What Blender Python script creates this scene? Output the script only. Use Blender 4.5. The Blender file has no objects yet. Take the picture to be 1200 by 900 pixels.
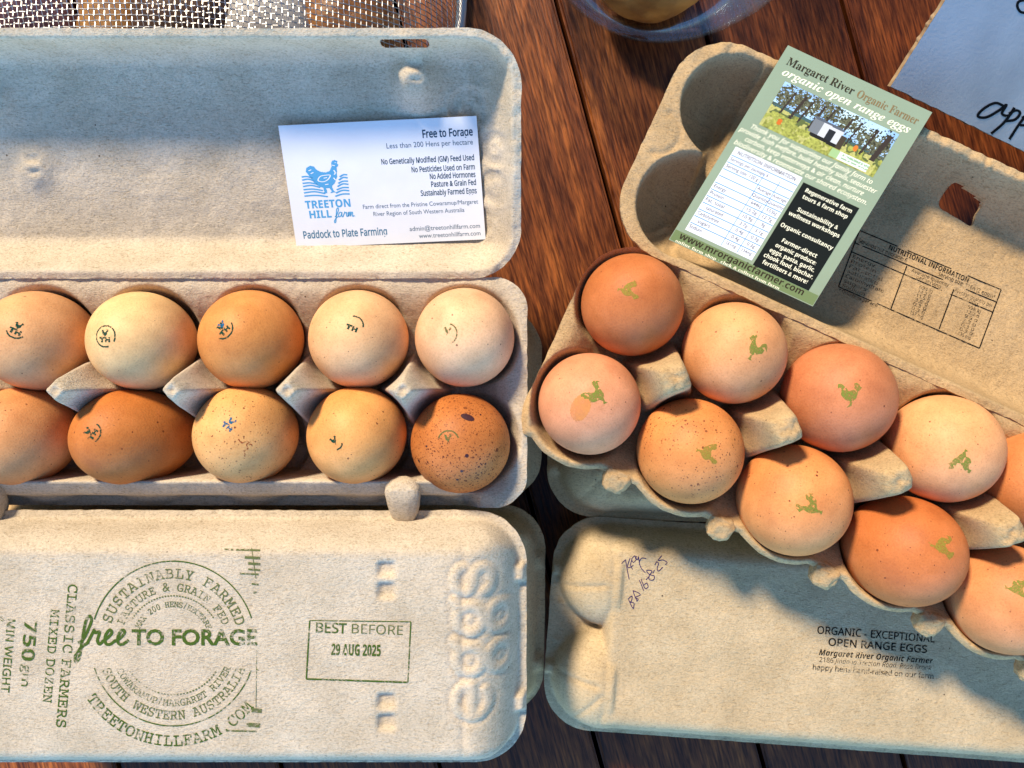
import bpy, bmesh, math, random
import numpy as np
from mathutils import Vector, Matrix, noise as mnoise
from mathutils.bvhtree import BVHTree

random.seed(7); RNG = np.random.default_rng(11)
SC = bpy.context.scene; COL = SC.collection
R = math.radians
H = 500.0                                   # camera height above the table, mm
K = 0.001                                   # mm per photo pixel per mm of distance
# ------------------------------------------------------------------ camera
cam = bpy.data.cameras.new('camera'); camo = bpy.data.objects.new('camera', cam); COL.objects.link(camo)
camo.location = (0, 0, H/1000); cam.sensor_fit = 'HORIZONTAL'; cam.angle = 2*math.atan(0.6)
cam.clip_start = 0.02; cam.clip_end = 50; SC.camera = camo
# ------------------------------------------------------------------ light
SUN_EL, SUN_AZ = 43.0, 121.0                # azimuth the light comes from, degrees ccw from +X
w = bpy.data.worlds.new('World'); SC.world = w; w.use_nodes = True
nt = w.node_tree; bg = nt.nodes['Background']
sky = nt.nodes.new('ShaderNodeTexSky'); sky.sky_type = 'NISHITA'; sky.sun_disc = False
sky.sun_elevation = R(SUN_EL); sky.sun_rotation = R(90-SUN_AZ)
sky.ozone_density = 3.0; sky.dust_density = 0.2; sky.air_density = 1.0
tint = nt.nodes.new('ShaderNodeMix'); tint.data_type = 'RGBA'; tint.blend_type = 'MULTIPLY'; tint.inputs[0].default_value = 1.0
tint.inputs[7].default_value = (0.70, 0.95, 1.07, 1)
wt = nt.nodes.new('ShaderNodeTexCoord'); wx = nt.nodes.new('ShaderNodeSeparateXYZ'); wr = nt.nodes.new('ShaderNodeMapRange')   # the open, bright side of the place is towards -Y
nt.links.new(wt.outputs['Generated'], wx.inputs[0]); nt.links.new(wx.outputs['Y'], wr.inputs['Value'])
wr.inputs['From Min'].default_value = -0.9; wr.inputs['From Max'].default_value = 0.15; wr.inputs['To Min'].default_value = 4.3; wr.inputs['To Max'].default_value = 0.55
dirm = nt.nodes.new('ShaderNodeVectorMath'); dirm.operation = 'SCALE'
nt.links.new(sky.outputs[0], tint.inputs[6]); nt.links.new(tint.outputs[2], dirm.inputs[0]); nt.links.new(wr.outputs[0], dirm.inputs['Scale']); nt.links.new(dirm.outputs[0], bg.inputs[0]); bg.inputs[1].default_value = 0.12
sun = bpy.data.lights.new('sun', 'SUN'); suno = bpy.data.objects.new('sun', sun); COL.objects.link(suno)
sun.energy = 4.95; sun.angle = R(8.5); sun.color = (1.0, 0.85, 0.64)
sd = Vector((math.cos(R(SUN_AZ))*math.cos(R(SUN_EL)), math.sin(R(SUN_AZ))*math.cos(R(SUN_EL)), math.sin(R(SUN_EL))))
suno.rotation_euler = sd.to_track_quat('Z', 'Y').to_euler(); suno.location = sd*2
SC.view_settings.view_transform = 'Standard'; SC.view_settings.look = 'None'
SC.view_settings.exposure = 0.4; SC.view_settings.gamma = 1
SC.cycles.max_bounces = 8; SC.cycles.use_denoising = True

# ------------------------------------------------------------------ helpers
def lin(c):
    c = c/255.0
    return c/12.92 if c <= 0.04045 else ((c+0.055)/1.055)**2.4
def rgb(r, g, b, k=1.0): return (lin(r)*k, lin(g)*k, lin(b)*k, 1)
def P(px, py, z):                           # photo pixel -> world mm at height z
    s = K*(H-z); return ((px-600)*s, -(py-450)*s, z)
def tag(o, label, cat, group=None, kind=None):
    o['label'] = label; o['category'] = cat
    if group: o['group'] = group
    if kind: o['kind'] = kind
    return o
def empty(name, loc, rz=0):
    o = bpy.data.objects.new(name, None); COL.objects.link(o); o.empty_display_size = 0.02
    o.location = [c/1000 for c in loc]; o.rotation_euler = (0, 0, rz); return o
def W(o):                                   # world matrix without waiting for the depsgraph
    m = o.matrix_basis.copy()
    return W(o.parent) @ m if o.parent else m
def make(name, verts, faces, mat, parent=None, smooth=False, mm=True):
    me = bpy.data.meshes.new(name)
    v = np.asarray(verts, dtype=np.float64)
    if mm: v = v/1000.0
    me.from_pydata(v.tolist(), [], [list(map(int, f)) for f in faces]); me.update()
    if mat: me.materials.append(mat)
    if smooth: me.polygons.foreach_set('use_smooth', [True]*len(me.polygons))
    o = bpy.data.objects.new(name, me); COL.objects.link(o)
    if parent: o.parent = parent
    return o
def bvh_of(o):
    m = W(o); me = o.data
    return BVHTree.FromPolygons([(m @ v.co)*1000 for v in me.vertices], [tuple(p.vertices) for p in me.polygons])
CAMP = Vector((0, 0, H))
def hit(bvh, px, py, off=0.18):
    d = Vector(((px-600)*K, -(py-450)*K, -1.0)).normalized()
    loc, n, i, _ = bvh.ray_cast(CAMP, d)
    if loc is None: return None
    if n.dot(d) > 0: n = -n
    return loc + n*off
def noise2(shape, cells, seed):             # smooth lattice noise, -1..1
    r = np.random.default_rng(seed); ny, nx = shape
    gy, gx = max(2, int(cells[0]))+2, max(2, int(cells[1]))+2
    g = r.uniform(-1, 1, (gy, gx))
    y = np.linspace(0, gy-2.001, ny); x = np.linspace(0, gx-2.001, nx)
    iy = y.astype(int); ix = x.astype(int); fy = (y-iy)[:, None]; fx = (x-ix)[None, :]
    fy = fy*fy*(3-2*fy); fx = fx*fx*(3-2*fx)
    a = g[iy][:, ix]; b = g[iy][:, ix+1]; c = g[iy+1][:, ix]; d = g[iy+1][:, ix+1]
    return (a*(1-fx)+b*fx)*(1-fy)+(c*(1-fx)+d*fx)*fy
def sstep(x, a, b):
    t = np.clip((x-a)/(b-a), 0, 1); return t*t*(3-2*t)
def rrect(U, V, u0, u1, v0, v1, r):
    cx, cy = (u0+u1)/2, (v0+v1)/2
    qx = np.abs(U-cx)-((u1-u0)/2-r); qy = np.abs(V-cy)-((v1-v0)/2-r)
    return np.hypot(np.maximum(qx, 0), np.maximum(qy, 0))+np.minimum(np.maximum(qx, qy), 0)-r
def blur(a, n):
    for _ in range(n):
        p = np.pad(a, 1, mode='edge')
        a = (p[1:-1, 1:-1]*2+p[:-2, 1:-1]+p[2:, 1:-1]+p[1:-1, :-2]+p[1:-1, 2:])/6
    return a
def heightfield(name, box, step, hfun, sdf, mat, parent, thick=1.8, hole=None, seed=1, ragged=0.32, rough=0.12, nblur=2, flip=False):
    """moulded pulp sheet: a height map cut to an outline, with real thickness"""
    u0, u1, v0, v1 = box
    us = np.arange(u0-3, u1+3+step, step); vs = np.arange(v0-3, v1+3+step, step)
    U, V = np.meshgrid(us, vs)
    n1 = noise2(U.shape, ((v1-v0)/3.2, (u1-u0)/3.2), seed); n2 = noise2(U.shape, ((v1-v0)/11, (u1-u0)/11), seed+1)
    n3 = noise2(U.shape, ((v1-v0)/1.7, (u1-u0)/1.7), seed+2)
    nz = ragged*(0.55*n1+0.5*n2)
    sd0 = sdf
    if hole is not None: sdf = lambda a, b: np.maximum(sd0(a, b), -hole(a, b))
    S0 = sdf(U, V); gv, gu = np.gradient(S0, step); gl = np.clip(np.hypot(gu, gv), 0.7, 1.5); gu, gv = gu/gl, gv/gl
    if hole is not None: nz = nz*np.clip(np.abs(hole(U, V))/6, 0.35, 1)
    S = S0+nz
    Hh = blur(hfun(U, V), nblur)
    out = np.clip(S, 0, 2.5*step); U2, V2 = U-gu*out, V-gv*out
    for _ in range(2):
        o2 = np.clip(sdf(U2, V2)+nz, 0, step)*(S > 0); U2, V2 = U2-gu*o2, V2-gv*o2
    near = np.exp(-np.maximum(-S, 0)/1.5)
    Hh = Hh+rough*(n1*0.7+n3*0.6)+0.25*n2*rough/0.12+near*(0.22*n1+0.12*n3-0.35)
    ny, nx = U.shape
    idx = np.arange(ny*nx).reshape(ny, nx)
    inside = S < 0
    keep = inside[:-1, :-1] | inside[1:, :-1] | inside[:-1, 1:] | inside[1:, 1:]
    big = (S < 2.5*step)
    keep &= big[:-1, :-1] & big[1:, :-1] & big[:-1, 1:] & big[1:, 1:]
    q = np.stack([idx[:-1, :-1], idx[:-1, 1:], idx[1:, 1:], idx[1:, :-1]], -1)[keep]
    used = np.unique(q); mp = -np.ones(ny*nx, int); mp[used] = np.arange(len(used))
    verts = np.stack([U2.ravel()[used], V2.ravel()[used], Hh.ravel()[used]], 1)
    q = mp[q]; nv = len(verts)
    e = np.concatenate([q[:, [0, 1]], q[:, [1, 2]], q[:, [2, 3]], q[:, [3, 0]]]); es = np.sort(e, 1)
    _, fi, ct = np.unique(es, axis=0, return_index=True, return_counts=True); be = e[fi[ct == 1]]
    low = verts.copy(); low[:, 2] -= thick
    ru = np.unique(be); m2 = np.zeros(nv, int); m2[ru] = np.arange(len(ru))           # separate edge ring keeps the rim crisp
    allv = np.concatenate([verts, low, verts[ru], low[ru]]); b0 = 2*nv; b1 = b0+len(ru)
    side = np.stack([b0+m2[be[:, 1]], b0+m2[be[:, 0]], b1+m2[be[:, 0]], b1+m2[be[:, 1]]], 1)
    o = make(name, allv, np.concatenate([q, q[:, ::-1]+nv, side]), mat, parent, smooth=True)
    return o

# ------------------------------------------------------------------ materials
def nodes(name):
    m = bpy.data.materials.new(name); m.use_nodes = True
    t = m.node_tree; return m, t, t.nodes['Principled BSDF']
def N(t, typ, **kw):
    n = t.nodes.new(typ)
    for k, v in kw.items():
        if k in ('Scale', 'Detail', 'Roughness', 'Distortion', 'Strength', 'Distance', 'Randomness', 'Fac', 'W'): n.inputs[k].default_value = v
        else: setattr(n, k, v)
    return n
def ramp(t, stops):
    r = t.nodes.new('ShaderNodeValToRGB'); e = r.color_ramp.elements
    while len(e) < len(stops): e.new(0.5)
    for el, (p, c) in zip(e, stops): el.position = p; el.color = c if len(c) == 4 else (*c, 1)
    return r
def mixc(t, fac, a, b, blend='MIX'):
    n = t.nodes.new('ShaderNodeMix'); n.data_type = 'RGBA'; n.blend_type = blend
    L = t.links.new
    for sock, v in ((n.inputs[0], fac), (n.inputs[6], a), (n.inputs[7], b)):
        if hasattr(v, 'is_output') or hasattr(v, 'links'): L(v, sock)
        else: sock.default_value = v
    return n.outputs[2]
def pulp(name, c, dark=0.68, bump=0.75):
    m, t, b = nodes(name); L = t.links.new
    tc = N(t, 'ShaderNodeTexCoord'); co = tc.outputs['Object']
    n1 = N(t, 'ShaderNodeTexNoise', Scale=900, Detail=6, Roughness=0.7); L(co, n1.inputs[0])
    n2 = N(t, 'ShaderNodeTexNoise', Scale=45, Detail=4); L(co, n2.inputs[0])
    n3 = N(t, 'ShaderNodeTexNoise', Scale=2600, Detail=3); L(co, n3.inputs[0])
    mp = N(t, 'ShaderNodeMapping'); mp.inputs['Scale'].default_value = (1, 3.5, 1); mp.inputs['Rotation'].default_value = (0, 0, 0.6); L(co, mp.inputs[0])
    n4 = N(t, 'ShaderNodeTexNoise', Scale=420, Detail=4, Distortion=1.5); L(mp.outputs[0], n4.inputs[0])
    cd = tuple(x*dark for x in c[:3]); cl = tuple(min(1, x*1.13) for x in c[:3])
    r1 = ramp(t, [(0.30, cd), (0.5, c[:3]), (0.72, cl)]); L(n1.outputs[0], r1.inputs[0])
    r2 = ramp(t, [(0.3, (0.86, 0.84, 0.80)), (0.7, (1.06, 1.06, 1.06))]); L(n2.outputs[0], r2.inputs[0])
    col = mixc(t, 1.0, r1.outputs[0], r2.outputs[0], 'MULTIPLY')
    r4 = ramp(t, [(0.33, (0.70, 0.66, 0.60)), (0.46, (1, 1, 1))]); L(n4.outputs[0], r4.inputs[0])
    col = mixc(t, 0.85, col, r4.outputs[0], 'MULTIPLY')
    vo = N(t, 'ShaderNodeTexVoronoi', Scale=95); L(co, vo.inputs['Vector'])
    r3 = ramp(t, [(0.028, (0, 0, 0)), (0.05, (1, 1, 1))]); L(vo.outputs['Distance'], r3.inputs[0])
    sx = N(t, 'ShaderNodeSeparateColor'); L(vo.outputs['Color'], sx.inputs[0])
    th = N(t, 'ShaderNodeMath', operation='LESS_THAN'); th.inputs[1].default_value = 0.35; L(sx.outputs[0], th.inputs[0])
    inv = N(t, 'ShaderNodeMath', operation='SUBTRACT'); inv.inputs[0].default_value = 1; L(r3.outputs[0], inv.inputs[1])
    mul = N(t, 'ShaderNodeMath', operation='MULTIPLY'); L(inv.outputs[0], mul.inputs[0]); L(th.outputs[0], mul.inputs[1])
    col = mixc(t, mul.outputs[0], col, (0.09, 0.055, 0.03, 1))
    L(col, b.inputs['Base Color']); b.inputs['Roughness'].default_value = 0.95
    b.inputs['Specular IOR Level'].default_value = 0.15
    ad = N(t, 'ShaderNodeMath', operation='ADD'); L(n1.outputs[0], ad.inputs[0])
    a2 = N(t, 'ShaderNodeMath', operation='MULTIPLY'); a2.inputs[1].default_value = 0.5; L(n3.outputs[0], a2.inputs[0]); L(a2.outputs[0], ad.inputs[1])
    a3 = N(t, 'ShaderNodeMath', operation='ADD'); L(ad.outputs[0], a3.inputs[0]); L(n4.outputs[0], a3.inputs[1])
    bp = N(t, 'ShaderNodeBump', Strength=bump, Distance=0.0006); L(a3.outputs[0], bp.inputs['Height']); L(bp.outputs[0], b.inputs['Normal'])
    return m
def ink(name, c, wear=0.42, scale=900, soft=0.08, big=0.5, full=1.0):
    """stamped ink: worn away in grains and patches"""
    m, t, b = nodes(name); L = t.links.new
    b.inputs['Base Color'].default_value = c; b.inputs['Roughness'].default_value = 0.8; b.inputs['Specular IOR Level'].default_value = 0.1
    if wear > 0:
        tc = N(t, 'ShaderNodeTexCoord'); n = N(t, 'ShaderNodeTexNoise', Scale=scale, Detail=3); L(tc.outputs['Object'], n.inputs[0])
        n2 = N(t, 'ShaderNodeTexNoise', Scale=70, Detail=2); L(tc.outputs['Object'], n2.inputs[0])
        mm = N(t, 'ShaderNodeMath', operation='MULTIPLY'); mm.inputs[1].default_value = big; L(n2.outputs[0], mm.inputs[0])
        ad = N(t, 'ShaderNodeMath', operation='ADD'); L(n.outputs[0], ad.inputs[0]); L(mm.outputs[0], ad.inputs[1])
        c0 = wear+0.5*big
        r = ramp(t, [(max(0, c0-soft), (0, 0, 0)), (c0+soft, (full, full, full))]); L(ad.outputs[0], r.inputs[0])
        L(r.outputs[0], b.inputs['Alpha'])
    return m
def plain(name, c, rough=0.6, **kw):
    m, t, b = nodes(name); b.inputs['Base Color'].default_value = c; b.inputs['Roughness'].default_value = rough
    for k, v in kw.items(): b.inputs[k.replace('_', ' ')].default_value = v
    return m
def card_mat(name, c, rough=0.35):
    m, t, b = nodes(name); L = t.links.new
    tc = N(t, 'ShaderNodeTexCoord'); n = N(t, 'ShaderNodeTexNoise', Scale=60, Detail=5); L(tc.outputs['Object'], n.inputs[0])
    r = ramp(t, [(0.3, tuple(x*0.93 for x in c[:3])), (0.7, c[:3])]); L(n.outputs[0], r.inputs[0]); L(r.outputs[0], b.inputs['Base Color'])
    b.inputs['Roughness'].default_value = rough
    n2 = N(t, 'ShaderNodeTexNoise', Scale=1500, Detail=2); L(tc.outputs['Object'], n2.inputs[0])
    bp = N(t, 'ShaderNodeBump', Strength=0.12, Distance=0.0002); L(n2.outputs[0], bp.inputs['Height']); L(bp.outputs[0], b.inputs['Normal'])
    return m
def shell(name, c, speck=0.0, spots=None, pale=None):
    """egg shell: mottled brown, fine pores, optional speckles"""
    m, t, b = nodes(name); L = t.links.new
    tc = N(t, 'ShaderNodeTexCoord'); oi = N(t, 'ShaderNodeObjectInfo')
    va = N(t, 'ShaderNodeVectorMath', operation='ADD'); L(tc.outputs['Object'], va.inputs[0]); L(oi.outputs['Random'], va.inputs[1])
    co = va.outputs[0]
    n1 = N(t, 'ShaderNodeTexNoise', Scale=55, Detail=5, Roughness=0.6); L(co, n1.inputs[0])
    n2 = N(t, 'ShaderNodeTexNoise', Scale=1300, Detail=3); L(co, n2.inputs[0])
    c3 = c[:3]; p3 = (pale or tuple(min(1, x*1.22+0.015) for x in c3))[:3]
    r1 = ramp(t, [(0.28, (c3[0]*0.80, c3[1]*0.74, c3[2]*0.70)), (0.52, c3), (0.78, p3)]); L(n1.outputs[0], r1.inputs[0])
    r2 = ramp(t, [(0.32, (0.87, 0.83, 0.80)), (0.45, (0.98, 0.97, 0.96)), (0.7, (1.05, 1.05, 1.05))]); L(n2.outputs[0], r2.inputs[0])
    col = mixc(t, 1.0, r1.outputs[0], r2.outputs[0], 'MULTIPLY')
    if speck < 0.2: speck *= 0.4
    if speck > 0:
        n5 = N(t, 'ShaderNodeTexNoise', Scale=40, Detail=2); L(co, n5.inputs[0])
        for sc_, lim, dc in ((1250, 0.75, 0.46), (700, 0.50, 0.42), (260, 0.10 if speck > 0.5 else 0.015, 0.30)):
            vo = N(t, 'ShaderNodeTexVoronoi', Scale=sc_); L(co, vo.inputs['Vector'])
            sx = N(t, 'ShaderNodeSeparateColor'); L(vo.outputs['Color'], sx.inputs[0])
            rad = N(t, 'ShaderNodeMath', operation='MULTIPLY'); rad.inputs[1].default_value = dc; L(sx.outputs[1], rad.inputs[0])
            ls = N(t, 'ShaderNodeMath', operation='LESS_THAN'); L(vo.outputs['Distance'], ls.inputs[0]); L(rad.outputs[0], ls.inputs[1])
            li = N(t, 'ShaderNodeMath', operation='LESS_THAN'); li.inputs[1].default_value = lim*speck; L(sx.outputs[0], li.inputs[0])
            mu = N(t, 'ShaderNodeMath', operation='MULTIPLY'); L(ls.outputs[0], mu.inputs[0]); L(li.outputs[0], mu.inputs[1])
            m3 = N(t, 'ShaderNodeMath', operation='MULTIPLY'); L(mu.outputs[0], m3.inputs[0]); L(n5.outputs[0], m3.inputs[1])
            m4 = N(t, 'ShaderNodeMath', operation='MULTIPLY'); m4.inputs[1].default_value = 1.5; m4.use_clamp = True; L(m3.outputs[0], m4.inputs[0])
            col = mixc(t, m4.outputs[0], col, (c3[0]*0.22, c3[1]*0.12, c3[2]*0.10, 1))
    L(col, b.inputs['Base Color'])
    b.inputs['Roughness'].default_value = 0.55; b.inputs['Specular IOR Level'].default_value = 0.30
    b.inputs['Subsurface Weight'].default_value = 0.05; b.inputs['Subsurface Radius'].default_value = (0.004, 0.002, 0.001); b.inputs['Subsurface Scale'].default_value = 0.5
    bp = N(t, 'ShaderNodeBump', Strength=0.4, Distance=0.0004); L(n2.outputs[0], bp.inputs['Height']); L(bp.outputs[0], b.inputs['Normal'])
    return m
def wood():
    m, t, b = nodes('oiled_hardwood'); L = t.links.new
    tc = N(t, 'ShaderNodeTexCoord'); oi = N(t, 'ShaderNodeObjectInfo')
    va = N(t, 'ShaderNodeVectorMath', operation='ADD'); L(tc.outputs['Object'], va.inputs[0])
    sc_ = N(t, 'ShaderNodeMath', operation='MULTIPLY'); sc_.inputs[1].default_value = 7.3; L(oi.outputs['Random'], sc_.inputs[0]); L(sc_.outputs[0], va.inputs[1])
    mp = N(t, 'ShaderNodeMapping'); mp.inputs['Scale'].default_value = (1, 0.085, 1); L(va.outputs[0], mp.inputs[0])
    n1 = N(t, 'ShaderNodeTexNoise', Scale=62, Detail=9, Roughness=0.72, Distortion=1.6); L(mp.outputs[0], n1.inputs[0])
    n2 = N(t, 'ShaderNodeTexNoise', Scale=900, Detail=4); L(mp.outputs[0], n2.inputs[0])
    n3 = N(t, 'ShaderNodeTexNoise', Scale=14, Detail=3); L(va.outputs[0], n3.inputs[0])
    r1 = ramp(t, [(0.25, (0.036, 0.009, 0.003)), (0.45, (0.105, 0.030, 0.008)), (0.58, (0.175, 0.056, 0.014)), (0.8, (0.29, 0.110, 0.030))]); L(n1.outputs[0], r1.inputs[0])
    r2 = ramp(t, [(0.36, (0.40, 0.32, 0.27)), (0.5, (0.95, 0.95, 0.95)), (0.68, (1.75, 1.7, 1.5))]); L(n2.outputs[0], r2.inputs[0])
    col = mixc(t, 0.9, r1.outputs[0], r2.outputs[0], 'MULTIPLY')
    r3 = ramp(t, [(0.3, (0.62, 0.52, 0.48)), (0.7, (1.25, 1.2, 1.1))]); L(n3.outputs[0], r3.inputs[0])
    col = mixc(t, 1.0, col, r3.outputs[0], 'MULTIPLY')
    r5 = ramp(t, [(0.0, (0.62, 0.52, 0.5)), (1.0, (1.35, 1.35, 1.3))]); L(oi.outputs['Random'], r5.inputs[0])
    col = mixc(t, 1.0, col, r5.outputs[0], 'MULTIPLY')
    L(col, b.inputs['Base Color'])
    b.inputs['Specular IOR Level'].default_value = 0.28; rr = N(t, 'ShaderNodeMapRange'); rr.inputs['To Min'].default_value = 0.30; rr.inputs['To Max'].default_value = 0.5; L(n2.outputs[0], rr.inputs[0]); L(rr.outputs[0], b.inputs['Roughness'])
    bp = N(t, 'ShaderNodeBump', Strength=0.35, Distance=0.0008); L(n2.outputs[0], bp.inputs['Height']); L(bp.outputs[0], b.inputs['Normal'])
    return m
M_GREY = pulp('grey_pulp', rgb(203, 188, 166)); M_TAN = pulp('tan_pulp', rgb(194, 164, 122)); M_PALE = pulp('pale_tan_pulp', rgb(198, 176, 141), 0.74)
M_WOOD = wood()
INK_GREEN = ink('green_stamp_ink', rgb(66, 88, 30), 0.39, soft=0.13, big=0.7); INK_OLIVE = ink('faded_green_ink', rgb(92, 100, 58), 0.46, soft=0.16, big=0.9)
INK_BLACK = ink('black_stamp_ink', rgb(22, 20, 18), 0.36, soft=0.12); INK_FAINT = ink('worn_black_ink', rgb(40, 34, 28), 0.44, soft=0.14)
INK_PEN = ink('purple_pen_ink', rgb(52, 36, 84), 0.30, big=0.1)
INK_EGG = ink('dark_green_egg_ink', rgb(10, 62, 48), 0.40, 1400); INK_EGGBLUE = ink('blue_egg_ink', rgb(26, 92, 130), 0.45, 1400)
INK_ROO = ink('leaf_green_egg_ink', rgb(118, 132, 54), 0.34, 1200, 0.25, 0.7, 0.8); INK_ROO2 = ink('olive_egg_ink', rgb(150, 136, 56), 0.34, 1200, 0.2, 0.35, 0.75)

# ------------------------------------------------------------------ lettering (mesh text, fonts built into Blender)
STY = {'B': (0x1D400, 0x1D41A, 0x1D7CE), 'BI': (0x1D468, 0x1D482, None), 'SC': (0x1D4D0, 0x1D4EA, None), 'SB': (0x1D5D4, 0x1D5EE, 0x1D7EC),
       'SI': (0x1D608, 0x1D622, 0x1D7E2), 'SBI': (0x1D63C, 0x1D656, 0x1D7EC), 'M': (0x1D670, 0x1D68A, 0x1D7F6), 'SS': (0x1D5A0, 0x1D5BA, 0x1D7E2)}
def styled(s, k):
    if not k: return s
    a, b, d = STY[k]; o = ''
    for ch in s:
        if 'A' <= ch <= 'Z': o += chr(a+ord(ch)-65)
        elif 'a' <= ch <= 'z': o += chr(b+ord(ch)-97)
        elif ch.isdigit() and d: o += chr(d+int(ch))
        else: o += ch
    return o
TCACHE = {}
def glyphs(s, sty=None, bold=0.0):
    key = (s, sty, bold)
    if key in TCACHE: return TCACHE[key]
    c = bpy.data.curves.new('text', 'FONT'); c.body = styled(s, sty); c.size = 1; c.offset = bold; c.resolution_u = 3
    o = bpy.data.objects.new('text', c); COL.objects.link(o)
    dg = bpy.context.evaluated_depsgraph_get(); dg.update()
    me = bpy.data.meshes.new_from_object(o.evaluated_get(dg))
    v = np.array([x.co[:2] for x in me.vertices]).reshape(-1, 2); f = [tuple(p.vertices) for p in me.polygons]
    bpy.data.objects.remove(o); bpy.data.curves.remove(c); bpy.data.meshes.remove(me)
    TCACHE[key] = (v, f); return v, f
CAPH = {}
def caph(sty):
    if sty not in CAPH:
        v, f = glyphs('H' if sty != 'SC' else 'b', sty); CAPH[sty] = v[:, 1].max()
    return CAPH[sty]
class Ink:
    """collects flat lettering in a frame of photo pixels, then lays it on a real surface"""
    def __init__(s, origin=(0, 0), ax=(1, 0), ay=(0, -1)):
        s.O = np.array(origin, float); s.X = np.array(ax, float); s.Y = np.array(ay, float); s.v = []; s.f = []; s.n = 0
    def add(s, pts, faces):
        pts = np.asarray(pts, float); s.v.append(s.O+pts[:, :1]*s.X+pts[:, 1:2]*s.Y)
        s.f += [tuple(i+s.n for i in f) for f in faces]; s.n += len(pts)
    def text(s, body, x, y, w, cap, align='c', rot=0.0, sty=None, bold=0.0):
        v, f = glyphs(body, sty, bold)
        if len(v) == 0: return
        lo, hi = v[:, 0].min(), v[:, 0].max()
        k = w/(hi-lo) if w else cap/caph(sty)
        p = np.stack([(v[:, 0]-lo)*k, v[:, 1]*cap/caph(sty)], 1)
        ww = (hi-lo)*k; p[:, 0] -= {'l': 0, 'c': ww/2, 'r': ww}[align]
        a = R(rot); p = p @ np.array([[math.cos(a), math.sin(a)], [-math.sin(a), math.cos(a)]])
        s.add(p+[x, y], f)
    def arc(s, body, cx, cy, r, a0, a1, cap, sty='M', inside=False, bold=0.0, wk=0.86):
        """letters along a circle from angle a0 to a1 (degrees ccw); inside: tops point to the centre"""
        n = len(body)
        for i, ch in enumerate(body):
            if ch == ' ': continue
            v, f = glyphs(ch, sty, bold); k = cap/caph(sty)
            a = a0+(a1-a0)*(i+0.5)/n
            m = (v[:, 0].min()+v[:, 0].max())/2
            p = np.stack([(v[:, 0]-m)*k*wk, v[:, 1]*k-cap/2], 1)
            t = R(a+90 if inside else a-90); p = p @ np.array([[math.cos(t), math.sin(t)], [-math.sin(t), math.cos(t)]])
            s.add(p+[cx+r*math.cos(R(a)), cy+r*math.sin(R(a))], f)
    def line(s, pts, wd, smooth=False):
        pts = [np.array(p, float) for p in pts]
        if smooth and len(pts) > 2:
            q = []
            for i in range(len(pts)-1):
                p0, p1, p2, p3 = pts[max(i-1, 0)], pts[i], pts[i+1], pts[min(i+2, len(pts)-1)]
                for t in np.linspace(0, 1, 7)[:-1]:
                    q.append(0.5*(2*p1+(p2-p0)*t+(2*p0-5*p1+4*p2-p3)*t*t+(3*p1-p0-3*p2+p3)*t**3))
            pts = q+[pts[-1]]
        else:
            q = []
            for a, b in zip(pts[:-1], pts[1:]):
                for t in np.linspace(0, 1, 6)[:-1]: q.append(a+(b-a)*t)
            pts = q+[pts[-1]]
        v = []; n = len(pts)
        for i in range(n):
            d = pts[min(i+1, n-1)]-pts[max(i-1, 0)]; d = d/max(np.hypot(*d), 1e-9); m = np.array([-d[1], d[0]])*wd/2
            v += [pts[i]+m, pts[i]-m]
        s.add(v, [(2*i, 2*i+1, 2*i+3, 2*i+2) for i in range(n-1)])
    def ring(s, cx, cy, r, wd, a0, a1, n=60):
        s.line([(cx+r*math.cos(R(a)), cy+r*math.sin(R(a))) for a in np.linspace(a0, a1, n)], wd)
    def dots(s, cx, cy, r, wd, a0, a1, n):
        st = (a1-a0)/n
        for i in range(n):
            s.line([(cx+r*math.cos(R(a0+st*(i+q))), cy+r*math.sin(R(a0+st*(i+q)))) for q in (0.1, 0.7)], wd)
    def rect(s, x0, y0, x1, y1, nx=6, ny=6):
        X, Y = np.meshgrid(np.linspace(x0, x1, nx+1), np.linspace(y0, y1, ny+1))
        i = np.arange((nx+1)*(ny+1)).reshape(ny+1, nx+1)
        q = np.stack([i[:-1, :-1], i[:-1, 1:], i[1:, 1:], i[1:, :-1]], -1).reshape(-1, 4)
        s.add(np.stack([X.ravel(), Y.ravel()], 1), [tuple(a) for a in q])
    def poly(s, pts):
        s.add(pts, [tuple(range(len(pts)))])
    def lay(s, name, bvh, mat, parent, off=0.18, split=False):
        if split:
            b0 = 0; res = None
            for v in s.v:
                j = Ink(); j.v = [v]; j.n = len(v); j.f = [tuple(i-b0 for i in f) for f in s.f if b0 <= f[0] < b0+len(v)]; b0 += len(v)
                res = j.lay(name, bvh, mat, parent, off)
            return res
        px = np.concatenate(s.v); inv = W(parent).inverted(); out = []; ok = np.ones(len(px), bool)
        for i, (x, y) in enumerate(px):
            p = hit(bvh, x, y, off)
            if p is None: ok[i] = False; p = Vector((0, 0, 0))
            out.append(inv @ (p/1000))
        f = [q for q in s.f if all(ok[j] for j in q)]
        return make(name, out, f, mat, parent, mm=False)

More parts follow.
